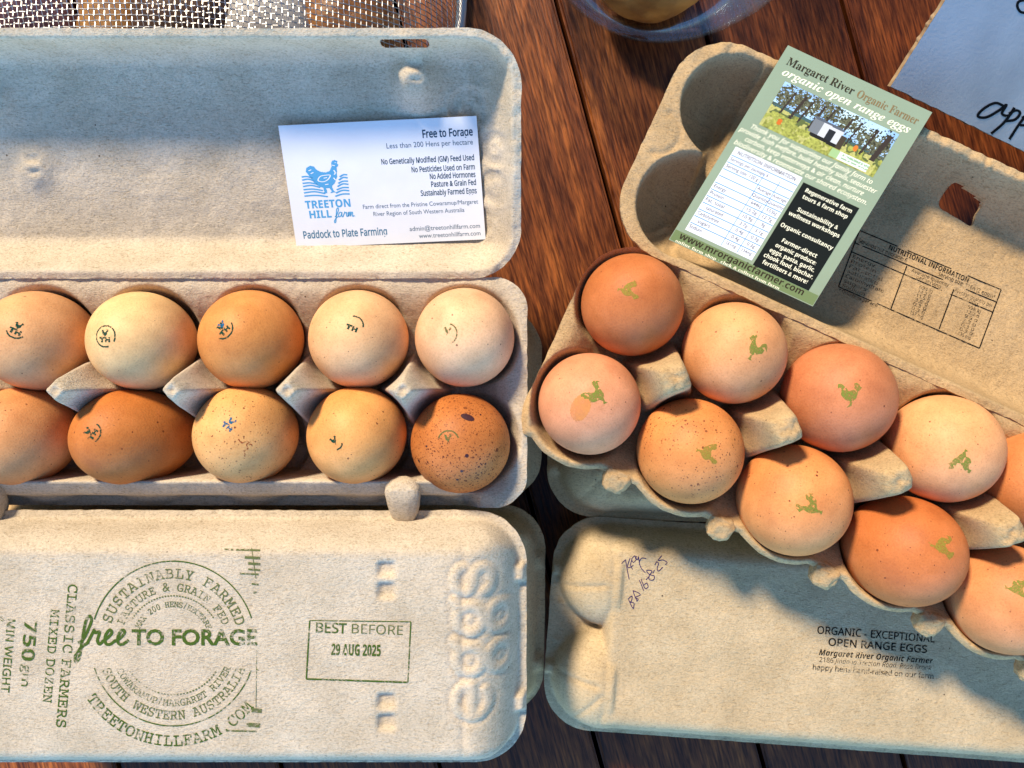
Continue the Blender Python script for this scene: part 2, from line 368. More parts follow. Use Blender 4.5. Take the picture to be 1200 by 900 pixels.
# ------------------------------------------------------------------ the table
tb = empty('wooden_table', (0, 0, 0)); tag(tb, 'dark reddish brown hardwood slat table under all the egg cartons', 'table')
ang = R(15.2); seams = [-640, -545, -460, -372, -282, -190, -100, -8, 84, 164, 246, 332, 420, 505, 596, 690]
for i in range(len(seams)-1):
    a, b = seams[i]+1.3, seams[i+1]-1.3; hw = (b-a)/2
    bm = bmesh.new(); bmesh.ops.create_cube(bm, size=1)
    for v in bm.verts: v.co = (v.co.x*2*hw/1000, v.co.y*1.7, v.co.z*0.022)
    bmesh.ops.bevel(bm, geom=[e for e in bm.edges if abs(e.verts[0].co.y-e.verts[1].co.y) > 1], offset=0.0016, segments=3, affect='EDGES')
    me = bpy.data.meshes.new('plank'); bm.to_mesh(me); bm.free(); me.materials.append(M_WOOD)
    o = bpy.data.objects.new('plank', me); COL.objects.link(o); o.parent = tb
    c = (a+b)/2; o.location = (c*math.cos(ang)/1000, c*math.sin(ang)/1000, -0.011-0.0004*(i % 3)); o.rotation_euler = (0, 0, ang)
bm = bmesh.new(); bmesh.ops.create_cube(bm, size=1)
for v in bm.verts: v.co = (v.co.x*1.2, v.co.y*0.09, v.co.z*0.03-0.040)
me = bpy.data.meshes.new('batten'); bm.to_mesh(me); bm.free(); me.materials.append(M_WOOD)
for yy in (-0.45, 0.45):
    o = bpy.data.objects.new('batten', me); COL.objects.link(o); o.parent = tb; o.rotation_euler = (0, 0, ang); o.location = (-yy*math.sin(ang), yy*math.cos(ang), 0)

# ------------------------------------------------------------------ carton shapes
def tray_fn(cells, Rc, u0, u1, v0, v1, rim=40, posts=(), floor=5, saddle=23, rw=4, post_h=66, post_r=6.0, wedge=24, slope=4.2, facet=0.75):
    def f(U, V):
        d = -rrect(U, V, u0, u1, v0, v1, 16)
        cap = saddle+(rim-saddle)*(1-sstep(d, rw, rw+wedge))
        for (pu, pv) in posts:
            du_, dv_ = np.abs(U-pu), np.abs(V-pv); q = facet*0.80*(du_+dv_)+(1-facet)*np.hypot(du_, dv_); top = post_h-slope*np.maximum(q-post_r, 0)-0.05*q*q+(1.3*noise2(U.shape, (58, 160), 5)+0.9*noise2(U.shape, (30, 80), 6))*(0.45+0.55*(q < post_r+2))
            cap = np.maximum(cap, np.minimum(top, post_h-2.2*np.exp(-(q/1.6)**2)))
        h = cap
        for (cu, cv) in cells:
            r = np.hypot(U-cu, V-cv)
            b = np.where(r < Rc, floor+(rim-floor)*(r/Rc)**3.2, rim+(r-Rc)*11.0)
            h = np.minimum(h, b)
        return h
    return f
LET = {}
def circ(cx, cy, r, a0, a1, n=14, sx=1.0): return [(cx+sx*r*math.cos(R(a)), cy+r*math.sin(R(a))) for a in np.linspace(a0, a1, n)]
LET['e'] = [[(-0.44, 0.52), (0.46, 0.52)], circ(0, 0.5, 0.50, 2, 305)]
LET['g'] = [circ(0, 0.55, 0.42, 0, 360, sx=1.05), [(0.30, 0.22), (-0.10, 0.02)], circ(0, -0.42, 0.38, 0, 360, sx=1.15), [(0.40, 0.92), (0.62, 1.02)]]
LET['s'] = [circ(0, 0.80, 0.27, 10, 270, sx=1.35)+circ(0, 0.26, 0.27, 90, -170, sx=1.35)]
def seg_dist(U, V, poly):
    D = np.full(U.shape, 1e9)
    for (ax, ay), (bx, by) in zip(poly[:-1], poly[1:]):
        dx, dy = bx-ax, by-ay; l2 = max(dx*dx+dy*dy, 1e-9)
        t = np.clip(((U-ax)*dx+(V-ay)*dy)/l2, 0, 1); D = np.minimum(D, np.hypot(U-ax-t*dx, V-ay-t*dy))
    return D
def emboss(U, V, items):
    out = np.zeros(U.shape)
    for ch, cu, cv, sz in items:          # letter up = -u, reading direction = +v
        D = np.full(U.shape, 1e9)
        for st in LET[ch]:
            D = np.minimum(D, seg_dist(U, V, [(cu-y*sz, cv+x*sz) for x, y in st]))
        out += 0.9*np.exp(-(D/2.1)**6)-0.8*np.exp(-((D-3.0)/0.7)**2)
    return out
def lid1_fn(L, hw, D, end=22, side=12, letters=True, dents=(), fl=3.8, tabs=(), cr=24, seed=5):
    """flat topped lid, rounded end slope; u runs from -L to 0"""
    def f(U, V):
        d = -rrect(U, V, -L, 0, -hw, hw, cr)
        g = lambda x: 1-(1-np.clip(x, 0, 1))**2.5
        du = np.minimum(-U-fl, U+L-fl); dv = hw-fl-np.abs(V)
        a = g(du/end); b = g(dv/side); c = g((d-fl)/11)
        h = D*np.minimum(np.minimum(a*b, c), 1.0)
        h += 0.9*np.exp(-((du-end)/1.6)**2)*sstep(dv, 4, 12)*(-1)   # crease where the top breaks to the end
        h += 0.5*noise2(U.shape, (3, 8), seed)*sstep(d, 8, 30)
        if letters:
            h += emboss(U, V, [('s', -15.5, 31.5, 15), ('g', -17.5, 14.5, 13.5), ('g', -17.5, -3, 13.5), ('e', -16.5, -20.5, 14.5)])*sstep(d, fl, fl+4)
        for (tu, tv, kind) in dents:
            if kind == 's':
                for (x0, x1, y0, y1) in ((-4, 3, 2.5, 8), (-4, 3, -7, -1)):
                    mx = sstep(U-tu, x0-1, x0+1)*(1-sstep(U-tu, x1-1, x1+1)); my = sstep(V-tv, y0-1, y0+1)*(1-sstep(V-tv, y1-1, y1+1))
                    h -= 2.6*mx*my
            else:
                q = np.hypot((U-tu)/1.0, (V-tv)/1.2)
                h -= (13.5 if kind == 'b' else 3.5)*np.exp(-(q/(10.0 if kind == 'b' else 8.0))**2.3)
                h += 1.3*(np.exp(-(((U-tu)/3)**4+((V-tv+5)/1.8)**4))+np.exp(-(((U-tu)/3)**4+((V-tv-1)/1.2)**4)))
        for (tu, tv) in tabs:
            h = np.maximum(h, 5.0*(1-sstep(np.maximum(np.abs(U-tu)-2.6, np.abs(V-tv)-3.4), 0, 0.9)))
        return h
    return f
def lid2_fn(L, hw, D, fl=3.5, tabs=(), seed=8, side=14, pu=29.0):
    """lid whose end is two egg shaped lobes with a wedge between; u runs from 0 to L"""
    def f(U, V):
        rl = hw*0.46; cv = hw*0.465
        d = -rrect(U, V, 0, L, -hw, hw, 26)
        b = np.clip((hw-fl-np.abs(V))/side, 0, 1); hp = D*(1-(1-b)**2.6)*sstep(U, pu-3.5, pu+1.5)*sstep(L-U, fl, 24)
        hl = np.zeros(U.shape)
        for s in (-1, 1):
            r = np.hypot((U-pu-2)*0.98, V-s*cv); q = np.sqrt(np.maximum(0, 1-(r/rl)**2))
            lob = D*1.12*q**0.8
            au = U-pu-2; av = (V-s*cv)*s
            for (dx, dy) in ((-0.98, -0.18), (-0.62, 0.78)):
                cr = np.abs(au*dy-av*dx); al = au*dx+av*dy
                lob -= 1.3*np.exp(-(cr/0.9)**2)*sstep(al, 2, 6)*(r < rl*0.95)
            hl = np.maximum(hl, lob*(U < pu+6))
        h = np.maximum(hl, hp)
        h -= 0.9*np.exp(-((U-pu-1.0)/1.2)**2)*(np.abs(V) < hw*0.85)
        ring = np.hypot(U-5, V)
        h += 1.0*np.exp(-((ring-10)/1.3)**2)*(U > fl)*np.clip(1-h/6, 0, 1)
        h += 0.5*noise2(U.shape, (3, 8), seed)*sstep(d, 8, 30)
        for (tu, tv) in tabs:
            h = np.maximum(h, 4.5*(1-sstep(np.maximum(np.abs(U-tu)-2.8, np.abs(V-tv)-2.6), 0, 0.9)))
        return h
    return f
def closed_carton(loc, rz, kind, L, hw, rimz, D, label, mat, step=1.0, **kw):
    root = empty('egg_carton', loc, rz); tag(root, label, 'egg carton')
    if kind == 1:
        cr = kw.pop('cr', 24); sd_ = lambda U, V: rrect(U, V, -L, 0, -hw, hw, cr); fn = lid1_fn(L, hw, D, cr=cr, **kw); box = (-L, 0, -hw, hw)
    else:
        sd_ = lambda U, V: rrect(U, V, 0, L, -hw, hw, 26); fn = lid2_fn(L, hw, D, **kw); box = (0, L, -hw, hw)
    lid = heightfield('lid', box, step, lambda U, V: fn(U, V)+rimz+2.0, sd_, mat, root, seed=int(abs(loc[0])*7+abs(loc[1])*3)+3)
    s = -1 if kind == 1 else 1
    cells = [(s*(27.5+k*(L-55)/5), v) for k in range(6) for v in (-hw*0.46, hw*0.46)]
    tf = tray_fn(cells, 24.5, box[0], box[1], -hw, hw, rim=rimz-0.2)
    ins = 0.8
    heightfield('tray', box, 2.2, tf, lambda U, V: sd_(U, V)+ins, mat, root, seed=77)
    return root, lid

# carton under the closed one, then the closed grey carton on top
closed_carton((17.5, -121, 0), R(-0.6), 1, 304, 56, 40, 23, 'closed carton lying beneath the closed carton with the green round seal', M_TAN, 1.4, tabs=((-4, 27), (-4, -28)), letters=False)
BX, BY = 6.7, -116.3
cartB, lidB = closed_carton((BX, BY, 65), 0, 1, 306, 58, 40, 24.5, 'closed grey egg carton with green round stamp and raised letters on its end', M_GREY, 0.75,
    dents=((-60.5, 31, 's'), (-60.5, -26, 's')), tabs=((-4, 30), (-4, -29)), side=13, end=24)
closed_carton((16.0, -10.5, 0), 0, 1, 300, 52, 40, 23, 'dark closed carton hidden beneath the open grey carton, its end showing by the gap', M_TAN, 1.4, letters=False)
closed_carton((20.0, -17.0, 0), R(-2.5), 2, 300, 53.5, 40, 23, 'shaded tan carton with lobed end lying under the tilted open carton', M_TAN, 1.2, tabs=((4, 25), (4, -28)))
cartG, lidG = closed_carton((19.5, -126.5, 0), R(-4.2), 2, 310, 57.5, 41, 22, 'closed tan egg carton with a purple pen note and black stamp on its lid', M_PALE, 0.85, tabs=((3.6, 29), (3.6, -24)))

# ------------------------------------------------------------------ the open grey carton (left)
CX, CY, CZ = 7.0, -4.0, 65.0
cartC = empty('egg_carton', (CX, CY, CZ)); tag(cartC, 'open grey egg carton with two level rows of eggs and a business card inside', 'egg carton')
cu = [-28.8-49.2*k for k in range(6)]; rows = (24.4, -21.4)
cellsC = [(u, v) for u in cu for v in rows]
postsC = [((cu[k]+cu[k+1])/2, 1.4) for k in range(5)]
baseC = tray_fn(cellsC, 25.4, -304, 0, -53.4, 53.4, posts=postsC, post_h=73, post_r=3.8, wedge=27, slope=3.3, facet=0.9)
lu = sorted(cu)
def fC(U, V):
    h = baseC(U, V)
    # front flap: leans in over the eggs, dies away before the right corner
    k = 1-sstep(U, -34, -21); ks = sstep(U, -304, -285)*k
    lev = 31+11*sstep(V, -48.4, -47.3)+9.0*np.clip((V+47.4)/8.6, 0, 1)
    sc = np.zeros(U.shape)
    for c in cu: sc = np.maximum(sc, np.clip(1-((U-c)/20.0)**2, 0, 1))
    lev = np.maximum(lev, 31+6.5*np.clip(1.15*sc-(-46.0-V)/6.0, 0, 1)**0.7)
    h = np.maximum(h-13*sstep(-V, 22, 31)*ks, np.minimum(h, 9))
    band = (V < -38.6)
    return np.where(band, np.where(ks > 0, h*(1-ks)+np.maximum(lev, 0)*ks, h), h)
trayC = heightfield('tray', (-304, 0, -53.4, 53.4), 0.75, fC, lambda U, V: np.maximum(rrect(U, V, -304, 0, -53.4, 53.4, 15), (U+V*-1-44.0)*0.707), M_GREY, cartC, seed=21, nblur=2, rough=0.22)
def tab_blob(parent, c, sz, mat, seed, rz=0, tilt=0, amp=1.0, taper=0.18):
    bm = bmesh.new(); bmesh.ops.create_icosphere(bm, subdivisions=4, radius=1)
    for v in bm.verts:
        p = v.co; q = Vector([math.copysign(abs(x)**0.68, x) for x in p])
        n = mnoise.noise(p*2.5+Vector((seed, 0, 0)))*0.12*amp+mnoise.noise(p*6+Vector((seed, 3, 0)))*0.06*amp
        v.co = Vector((q.x*sz[0]*(1+n)*(1+taper*q.y), q.y*sz[1]*(1+n), q.z*sz[2]*(1+n)))/1000
    me = bpy.data.meshes.new('locking_tab'); bm.to_mesh(me); bm.free(); me.materials.append(mat)
    me.polygons.foreach_set('use_smooth', [True]*len(me.polygons))
    o = bpy.data.objects.new('locking_tab', me); COL.objects.link(o); o.parent = parent
    o.location = [x/1000 for x in c]; o.rotation_euler = (tilt, 0, rz); return o
tab_blob(cartC, (-56.5, -49.5, 44), (7.4, 12.0, 6.5), M_GREY, 1.7, 0, R(34), 0.5, 0.26)
tab_blob(cartC, (-247, -49.5, 44), (7.4, 12.0, 6.5), M_GREY, 4.7, 0, R(34), 0.5, 0.26)
# its lid: a tray tipped up 20 degrees behind the hinge
LH = 53.4
dC = ((-47, -34.0, 'b'), (-228, 7, 'c'), (-240, -24, 'c'))
l1 = lid1_fn(306, LH, 26, end=20, side=12, letters=True, dents=dC, fl=4.2, cr=22, seed=31)
lidC = heightfield('lid', (-306, 0, -LH, LH), 0.75, lambda U, V: -l1(U, -V)+0.7*noise2(U.shape, (40, 120), 9)*sstep(U, -40, -8), lambda U, V: rrect(U, V, -306, 0, -LH, LH, 23), M_GREY, cartC,
    seed=41, rough=0.2, hole=lambda U, V: np.hypot(np.maximum(np.abs(U+50)-9.0, 0), V-LH+5.8)-1.6)
TILT = R(20)
lidC.location = (-0.003, 0.0534+0.054*math.cos(TILT)-0.0014, 0.0405+0.054*math.sin(TILT)+0.0008); lidC.rotation_euler = (TILT, 0, 0)

# ------------------------------------------------------------------ the open tan carton (right), turned 24.6 degrees
EA = R(-24.6)
cartE = empty('egg_carton', (21.1, 24.9, 66), EA); tag(cartE, 'tilted open tan egg carton with rooster stamped eggs and a green flyer across its lid', 'egg carton')
eu = [27+52.8*k for k in range(6)]; erow = (25.0, -25.0)
cellsE = [(u, v) for u in eu for v in erow]
postsE = [((eu[k]+eu[k+1])/2, 0.0) for k in range(5)]
baseE = tray_fn(cellsE, 27.0, 0, 318, -53, 51.5, posts=postsE, post_h=71, post_r=6.6, wedge=24, saddle=22, slope=3.6, facet=0.6)
def sdE(U, V):
    s = rrect(U, V, 0, 318, -60, 51.5, 26)
    edge = np.full(U.shape, 1e9)
    for c in eu: edge = np.minimum(edge, np.hypot(U-c, np.minimum(V+24.5, 0)*1.0)-30.8)
    kn = -(V+50.2)                                   # bridges between the scallops
    return np.maximum(s, np.minimum(edge, kn))
trayE = heightfield('tray', (0, 318, -60, 51.5), 0.75, lambda U, V: baseE(U, V)+2.6*np.exp(-((-sdE(U, V)-2.6)/2.0)**2)*sstep(-V, 5, 25), sdE, M_TAN, cartE, seed=51, rough=0.24, ragged=0.42)
for k in range(4):
    tab_blob(cartE, (eu[k]+26.4, -51.6, 38.4), (6.2, 6.0, 5.2), M_TAN, 3.1+k, 0, R(15))
tab_blob(cartE, (eu[4]+26.4, -51.6, 38.4), (6.2, 6.0, 5.2), M_TAN, 9.1, 0, R(15))
LE = 53.5
HU = 156.0
l2 = lid2_fn(318, LE, 31, fl=4.5, seed=61, side=17, pu=31)
lidE = heightfield('lid', (0, 318, -LE, LE), 0.75, lambda U, V: -l2(U, V)+0.9*noise2(U.shape, (14, 160), 19)*sstep(V, LE-24, LE-6)+4.0*np.exp(-((U-HU)/11)**4-((V-LE+8.2)/3.4)**2)*(1+0.12*np.sin(V*4+U*0.3)), lambda U, V: rrect(U, V, 0, 318, -LE, LE, 27), M_TAN, cartE, seed=71, rough=0.24, ragged=0.42,
    hole=lambda U, V: np.hypot(np.maximum(np.abs(U-HU+0.35*(V-LE+13))-7.5, 0), np.maximum(np.abs(V-(LE-14.5)+0.10*(U-HU))-2.2, 0))-2.4)
te = R(-1.5)
lidE.location = (-0.0005, 0.0495+0.0535*math.cos(te), 0.041+0.0535*math.sin(te)); lidE.rotation_euler = (te, 0, 0)
# ------------------------------------------------------------------ eggs
def egg_mesh(name, r, hl, seed):
    nu, nv = 56, 36; v = []; f = []
    for j in range(1, nv):
        a = math.pi*j/nv; z = hl*math.cos(a); rr = r*math.sin(a)*(1+0.07*math.cos(a))
        for i in range(nu):
            t = 2*math.pi*i/nu; k = 1+0.006*mnoise.noise(Vector((math.cos(t)*1.2+seed, math.sin(t)*1.2, z/18)))
            v.append((rr*math.cos(t)*k, rr*math.sin(t)*k, z))
    f = [(j*nu+i, j*nu+(i+1) % nu, (j+1)*nu+(i+1) % nu, (j+1)*nu+i) for j in range(nv-2) for i in range(nu)]
    f = [q[::-1] for q in f]; n = len(v); v += [(0, 0, hl), (0, 0, -hl)]
    f += [(i, (i+1) % nu, n) for i in range(nu)]; b = (nv-2)*nu; f += [(b+(i+1) % nu, b+i, n+1) for i in range(nu)]
    return v, f
def grid_mask(fn, x0, x1, y0, y1, c=0.22):
    xs = np.arange(x0, x1+c, c); ys = np.arange(y0, y1+c, c); X, Y = np.meshgrid((xs[:-1]+xs[1:])/2, (ys[:-1]+ys[1:])/2)
    m = fn(X, Y); GX, GY = np.meshgrid(xs, ys); nx = len(xs); f = []; 
    for j, i in zip(*np.nonzero(m)): f.append((j*nx+i, j*nx+i+1, (j+1)*nx+i+1, (j+1)*nx+i))
    u = sorted({k for q in f for k in q}); mp = {k: n for n, k in enumerate(u)}
    return np.stack([GX.ravel()[u], GY.ravel()[u]], 1), [tuple(mp[k] for k in q) for q in f]
def in_poly(X, Y, p):
    ins = np.zeros(X.shape, bool); n = len(p)
    for i in range(n):
        (x1, y1), (x2, y2) = p[i], p[(i+1) % n]
        if y1 == y2: continue
        c = ((y1 > Y) != (y2 > Y)) & (X < (x2-x1)*(Y-y1)/(y2-y1)+x1); ins ^= c
    return ins
ROO = [(0.50, 0.52), (0.43, 0.60), (0.43, 0.72), (0.34, 0.80), (0.22, 0.74), (0.18, 0.60), (0.10, 0.42), (-0.04, 0.34), (-0.16, 0.40), (-0.24, 0.58), (-0.36, 0.70), (-0.54, 0.66), (-0.62, 0.46),
       (-0.50, 0.50), (-0.43, 0.36), (-0.40, 0.16), (-0.28, -0.02), (-0.10, -0.10), (-0.06, -0.30), (-0.16, -0.40), (0.06, -0.38), (0.02, -0.26), (0.10, -0.10), (0.24, 0.02), (0.34, 0.20), (0.34, 0.38), (0.42, 0.46)]
def decal(egg, name, px, py, rot, pts, faces, mat, off=0.09):
    b = bvh_of(egg); d = Vector(((px-600)*K, -(py-450)*K, -1)).normalized(); loc, n, _, _ = b.ray_cast(CAMP, d)
    if loc is None: return
    up = Vector((math.sin(R(rot)), math.cos(R(rot)), 0)); up = (up-n*up.dot(n)).normalized(); rt = up.cross(n)
    inv = W(egg).inverted(); out = []
    for x, y in pts:
        l2_, n2_, _, _ = b.ray_cast(loc+rt*x+up*y+n*12, -n)
        if l2_ is None: l2_, n2_ = loc+rt*x+up*y, n
        out.append(inv @ ((l2_+n2_*off)/1000))
    make(name, out, faces, mat, egg, mm=False)
def seal(ring=(0, 360), letters='TH', hen=True, sz=4.6):
    def fn(X, Y):
        r = np.hypot(X, Y); a = np.degrees(np.arctan2(Y, X)) % 360; m = np.zeros(X.shape, bool)
        if ring:
            a0, a1 = ring; m |= (np.abs(r-sz) < 0.30) & (((a-a0) % 360) <= (a1-a0))
        if 'T' in letters: m |= (np.abs(X+1.5) < 0.42) & (Y > -2.6) & (Y < -0.3) | (np.abs(X+1.5) < 1.25) & (np.abs(Y+0.55) < 0.36)
        if 'H' in letters:
            for x in (0.35, 2.05): m |= (np.abs(X-x) < 0.40) & (Y > -2.6) & (Y < -0.3)
            m |= (np.abs(X-1.2) < 1) & (np.abs(Y+1.45) < 0.33)
        if hen: m |= in_poly(X/3.2, (Y-0.55)/3.2, ROO)
        return m
    return grid_mask(fn, -sz-0.6, sz+0.6, -sz-0.6, sz+0.6, 0.2)
rooP, rooF = grid_mask(lambda X, Y: in_poly(X/11.5, (Y+2.4)/11.5, ROO), -7.5, 7.5, -8, 8, 0.25)
EC = [  # px, py, sphere radius, half length, lean (deg x, y), colour, speck, label
 (50, 400, 22.8, 29, (0, -8), (214, 156, 104), 0.05, 'pinkish brown egg left of the palest cream egg, cut by the picture edge'),
 (170, 400, 22.6, 29, (0, -5), (228, 184, 126), 0.02, 'palest cream egg in the open grey carton, with a complete round dark green seal'),
 (297, 398, 22.8, 29, (5, -4), (206, 136, 70), 0.05, 'deep orange tan egg with a blue green seal, right of the palest cream egg'),
 (422, 398, 22.6, 28, (0, -2), (226, 174, 122), 0.06, 'pale tan egg with a thin dark arc, left of the rosy cream egg'),
 (545, 396, 22.8, 28, (0, 0), (226, 178, 134), 0.05, 'rosy cream egg with a faint green arc, behind the speckled egg'),
 (28, 511, 22.5, 28, (0, -6), (212, 146, 90), 0.12, 'tan egg without a stamp, left of the dark orange egg lying on its side'),
 (160, 512, 22.0, 30, (0, -32), (188, 112, 50), 0.10, 'dark orange brown egg lying on its side with a small seal at its left end'),
 (291, 509, 22.6, 29, (0, -6), (218, 160, 96), 0.22, 'tan egg with a scratched blue green stamp and rusty marks in the lower row'),
 (420, 509, 22.4, 29, (4, -4), (220, 154, 86), 0.08, 'golden tan egg with a small blotted dark stamp, left of the speckled egg'),
 (540, 519, 22.8, 28, (0, 0), (184, 110, 52), 1.0, 'heavily speckled rusty brown egg with a dark maroon spot'),
]
eggsC = []
def add_egg(px, py, zc, r, hl, lean, c, speck, label, group, seed, dz=0):
    v, f = egg_mesh('egg', r, hl, seed)
    mt = shell('egg_shell_%d' % seed, rgb(*c, 1.0 if seed < 40 else 1.06), speck)
    o = make('egg', v, f, mt, None, True); x, y, z = P(px, py, zc); o.location = (x/1000, y/1000, z/1000)
    o.rotation_euler = (R(lean[0]), R(lean[1]), random.uniform(0, 6)); tag(o, label, 'egg', group)
    o.rotation_mode = 'XYZ'; o.rotation_euler = (Matrix.Rotation(R(lean[1]), 3, 'Y') @ Matrix.Rotation(R(lean[0]), 3, 'X') @ Matrix.Rotation(random.uniform(0, 6), 3, 'Z')).to_euler()
    return o
for i, (px, py, r, hl, lean, c, sp, lb) in enumerate(EC):
    eggsC.append(add_egg(px, py, 103.5, r, hl, lean, c, sp, lb, 'eggs in the open grey carton', i+1))
def st(i, px, py, rot, mat, **kw): decal(eggsC[i], 'ink_stamp', px, py, rot, *seal(**kw), mat)
st(0, 20, 385, 25, INK_EGG, ring=(215, 330), sz=4.2); st(1, 123, 394, 0, INK_EGG, ring=(-30, 290), sz=4.6)
st(2, 261, 385, -48, INK_EGG, ring=(200, 350), sz=4.4); decal(eggsC[2], 'ink_stamp', 262, 383, -40, *seal(ring=None, letters='', sz=3), INK_EGGBLUE, 0.13)
st(3, 414, 381, 20, INK_EGG, ring=(10, 115), letters='TH', hen=False, sz=4.2); st(4, 524, 391, 10, INK_OLIVE, ring=(-60, 85), letters='', sz=4.4)
st(6, 106, 507, -60, INK_EGG, ring=(240, 360), sz=4.4); st(7, 269, 497, 35, INK_EGGBLUE, ring=None, letters='TH', sz=4)
st(8, 393, 519, -30, INK_EGG, ring=(250, 330), letters='', sz=3.0); st(9, 525, 517, 0, INK_OLIVE, ring=(20, 165), letters='', sz=4.6)
spot = plain('maroon_spot', rgb(58, 18, 24), 0.5)
decal(eggsC[9], 'shell_spot', 548, 489, 0, *grid_mask(lambda X, Y: (X/2.7+Y*0.1)**2+(Y/1.8+X*0.12)**2 < 1, -3.2, 3.2, -2.5, 2.5, 0.2), spot)
for (a, b_, rr) in ((491, 540, 0.75), (563, 486, 0.5), (500, 523, 0.5), (547, 534, 0.8), (541, 552, 0.7), (536, 562, 0.6)):
    decal(eggsC[9], 'shell_spot', a, b_, 0, *grid_mask(lambda X, Y: X*X+Y*Y < rr*rr, -1, 1, -1, 1, 0.2), spot)
scr = ink('rusty_scratch', rgb(150, 70, 40), 0.50, 1600)
im = lambda X, Y: (np.abs(Y-0.6*np.sin(X*1.3)) < 0.30) | (np.abs(X-1.5-0.5*np.sin(Y*2)) < 0.25) & (Y < 1)
decal(eggsC[7], 'scratch', 287, 518, 20, *grid_mask(im, -3, 3.2, -6, 3, 0.22), scr)

EE = [
 (740, 358, 23.4, 28.5, (0, 0), (182, 106, 56), 0.03, 'smooth reddish brown egg with a yellowish stamp in the corner below the flyer'),
 (858, 414, 23.4, 28.5, (0, 2), (212, 148, 96), 0.04, 'light tan egg with an upright green rooster, right of the reddish brown corner egg'),
 (980, 466, 25.0, 29, (0, 4), (190, 118, 76), 0.03, 'rose brown egg with a green rooster, left of the pale peach egg'),
 (1102, 525, 24.6, 29.5, (0, 6), (220, 156, 104), 0.03, 'pale peach egg with an upside down rooster, right of the rose brown egg'),
 (1212, 566, 24.0, 29, (0, 8), (196, 124, 72), 0.03, 'brown egg cut by the right edge of the picture, without a visible stamp'),
 (690, 473, 23.4, 28.5, (0, 0), (206, 140, 100), 0.03, 'pinkish egg with an orange smear beside its green rooster stamp'),
 (807, 528, 24.2, 28.5, (0, 2), (204, 132, 72), 0.35, 'finely freckled golden brown egg, right of the pinkish smeared egg'),
 (928, 585, 25.4, 29, (0, 3), (210, 138, 80), 0.12, 'golden tan egg with a green rooster, between the freckled egg and the glossy egg'),
 (1055, 644, 25.0, 31, (0, 14), (186, 108, 56), 0.08, 'glossy dark orange brown egg in the front row of the tilted carton'),
 (1174, 700, 24.8, 29, (0, 8), (200, 132, 82), 0.10, 'brown egg at the lower right, its rooster stamp close to the picture edge'),
]
eggsE = [add_egg(px, py, 104.0, r, hl, ln, c, sp, lb, 'eggs in the tilted tan carton', i+40) for i, (px, py, r, hl, ln, c, sp, lb) in enumerate(EE)]
def roo(i, px, py, rot, mat=None, flip=False, k=1.0):
    o_ = 17.0*i
    def fn(X, Y):
        nn = np.array([mnoise.noise(Vector((x*0.55+o_, y*0.55, 3.0))) for x, y in zip(X.ravel(), Y.ravel())]).reshape(X.shape)
        return in_poly((X+0.5*np.sin(Y*0.9+i))/11.5, (Y+2.4+0.4*np.sin(X+i*2))/11.5, ROO) & (nn > -0.43)
    p, fcs = grid_mask(fn, -7.5, 7.5, -8, 8, 0.25); p = p*k; rooF = fcs
    if flip: p[:, 0] *= -1; fcs = [q[::-1] for q in rooF]
    decal(eggsE[i], 'rooster_stamp', px, py, rot, p, fcs, mat or INK_ROO)
roo(0, 736, 340, 95, INK_ROO2, k=0.68); roo(1, 885, 408, 35, k=0.76, flip=True); roo(2, 997, 462, 0, k=0.78); roo(3, 1127, 540, 200, k=0.76)
roo(5, 698, 463, -50, k=0.82, flip=True); roo(6, 829, 531, 100, INK_ROO2, k=0.74); roo(7, 950, 594, -55, k=0.78, flip=True); roo(8, 1105, 641, 95, INK_ROO2, k=0.82); roo(9, 1194, 690, 100, k=0.78)
sm = ink('orange_smear', rgb(222, 148, 84), 0.46, 200, 0.35)
decal(eggsE[5], 'smear', 680, 478, 15, *grid_mask(lambda X, Y: (X/4.2)**2+((Y-0.2*X)/6.0)**2 < 1, -5, 5, -7, 7, 0.4), sm, 0.06)

# ------------------------------------------------------------------ lettering on the closed grey carton
def script(I, word, x, y, xh, wd):         # joined brush lettering
    S = {'f': ([(0, .1), (.35, .35), (.75, 1.5), (.62, 1.95), (.38, 1.6), (.30, .5), (.22, -.9), (.02, -1.2), (-.05, -.8), (.25, -.25), (.75, .15)], .72),
         'r': ([(-.05, .1), (.25, .85), (.30, 1.0), (.40, .80), (.70, .85), (.62, .3), (.78, .02), (1.0, .2)], .95),
         'e': ([(0, .2), (.35, .45), (.60, .80), (.42, 1.0), (.18, .6), (.25, .1), (.55, .0), (.95, .3)], .88),
         'a': ([(.70, .85), (.35, 1.0), (.05, .5), (.2, .02), (.55, .3), (.72, .95), (.70, .2), (.85, .0), (1.05, .2)], 1.0),
         'm': ([(-.05, .1), (.12, .95), (.14, .05), (.35, .85), (.50, .85), (.50, .05), (.72, .85), (.90, .8), (.90, .1), (1.05, .0), (1.2, .2)], 1.2)}
    for ch in word:
        if ch == '.': I.line([(x+xh*.12, y+.04*xh), (x+xh*.2, y+.04*xh)], wd*1.2); continue
        p, a = S[ch]; I.line([(x+(u+.12*v)*xh, y+v*xh) for u, v in p], wd, True); x += a*xh
bB = bvh_of(lidB)
g1 = Ink((203, 754)); 
for a0, a1 in ((18, 163), (197, 341)): g1.ring(0, 0, 96.5, 1.5, a0, a1)
script(g1, 'free', -112, -1, 17, 3.6)
g1.text('TO FORAGE', 25, -1.5, 147, 17.5, 'c', 0, None, 0.03)
g1.arc('TREETONHILLFARM.COM', 0, 0, 114, 212, 322, 12.5, inside=True, bold=0.006, wk=0.9)
g1.lay('round_seal', bB, INK_GREEN, lidB)
g2 = Ink((203, 754))
g2.arc('SUSTAINABLY FARMED', 0, 0, 82, 163, 15, 11.5, bold=0.004, wk=0.9); g2.arc('PASTURE & GRAIN FED', 0, 0, 66, 160, 20, 9, wk=0.9)
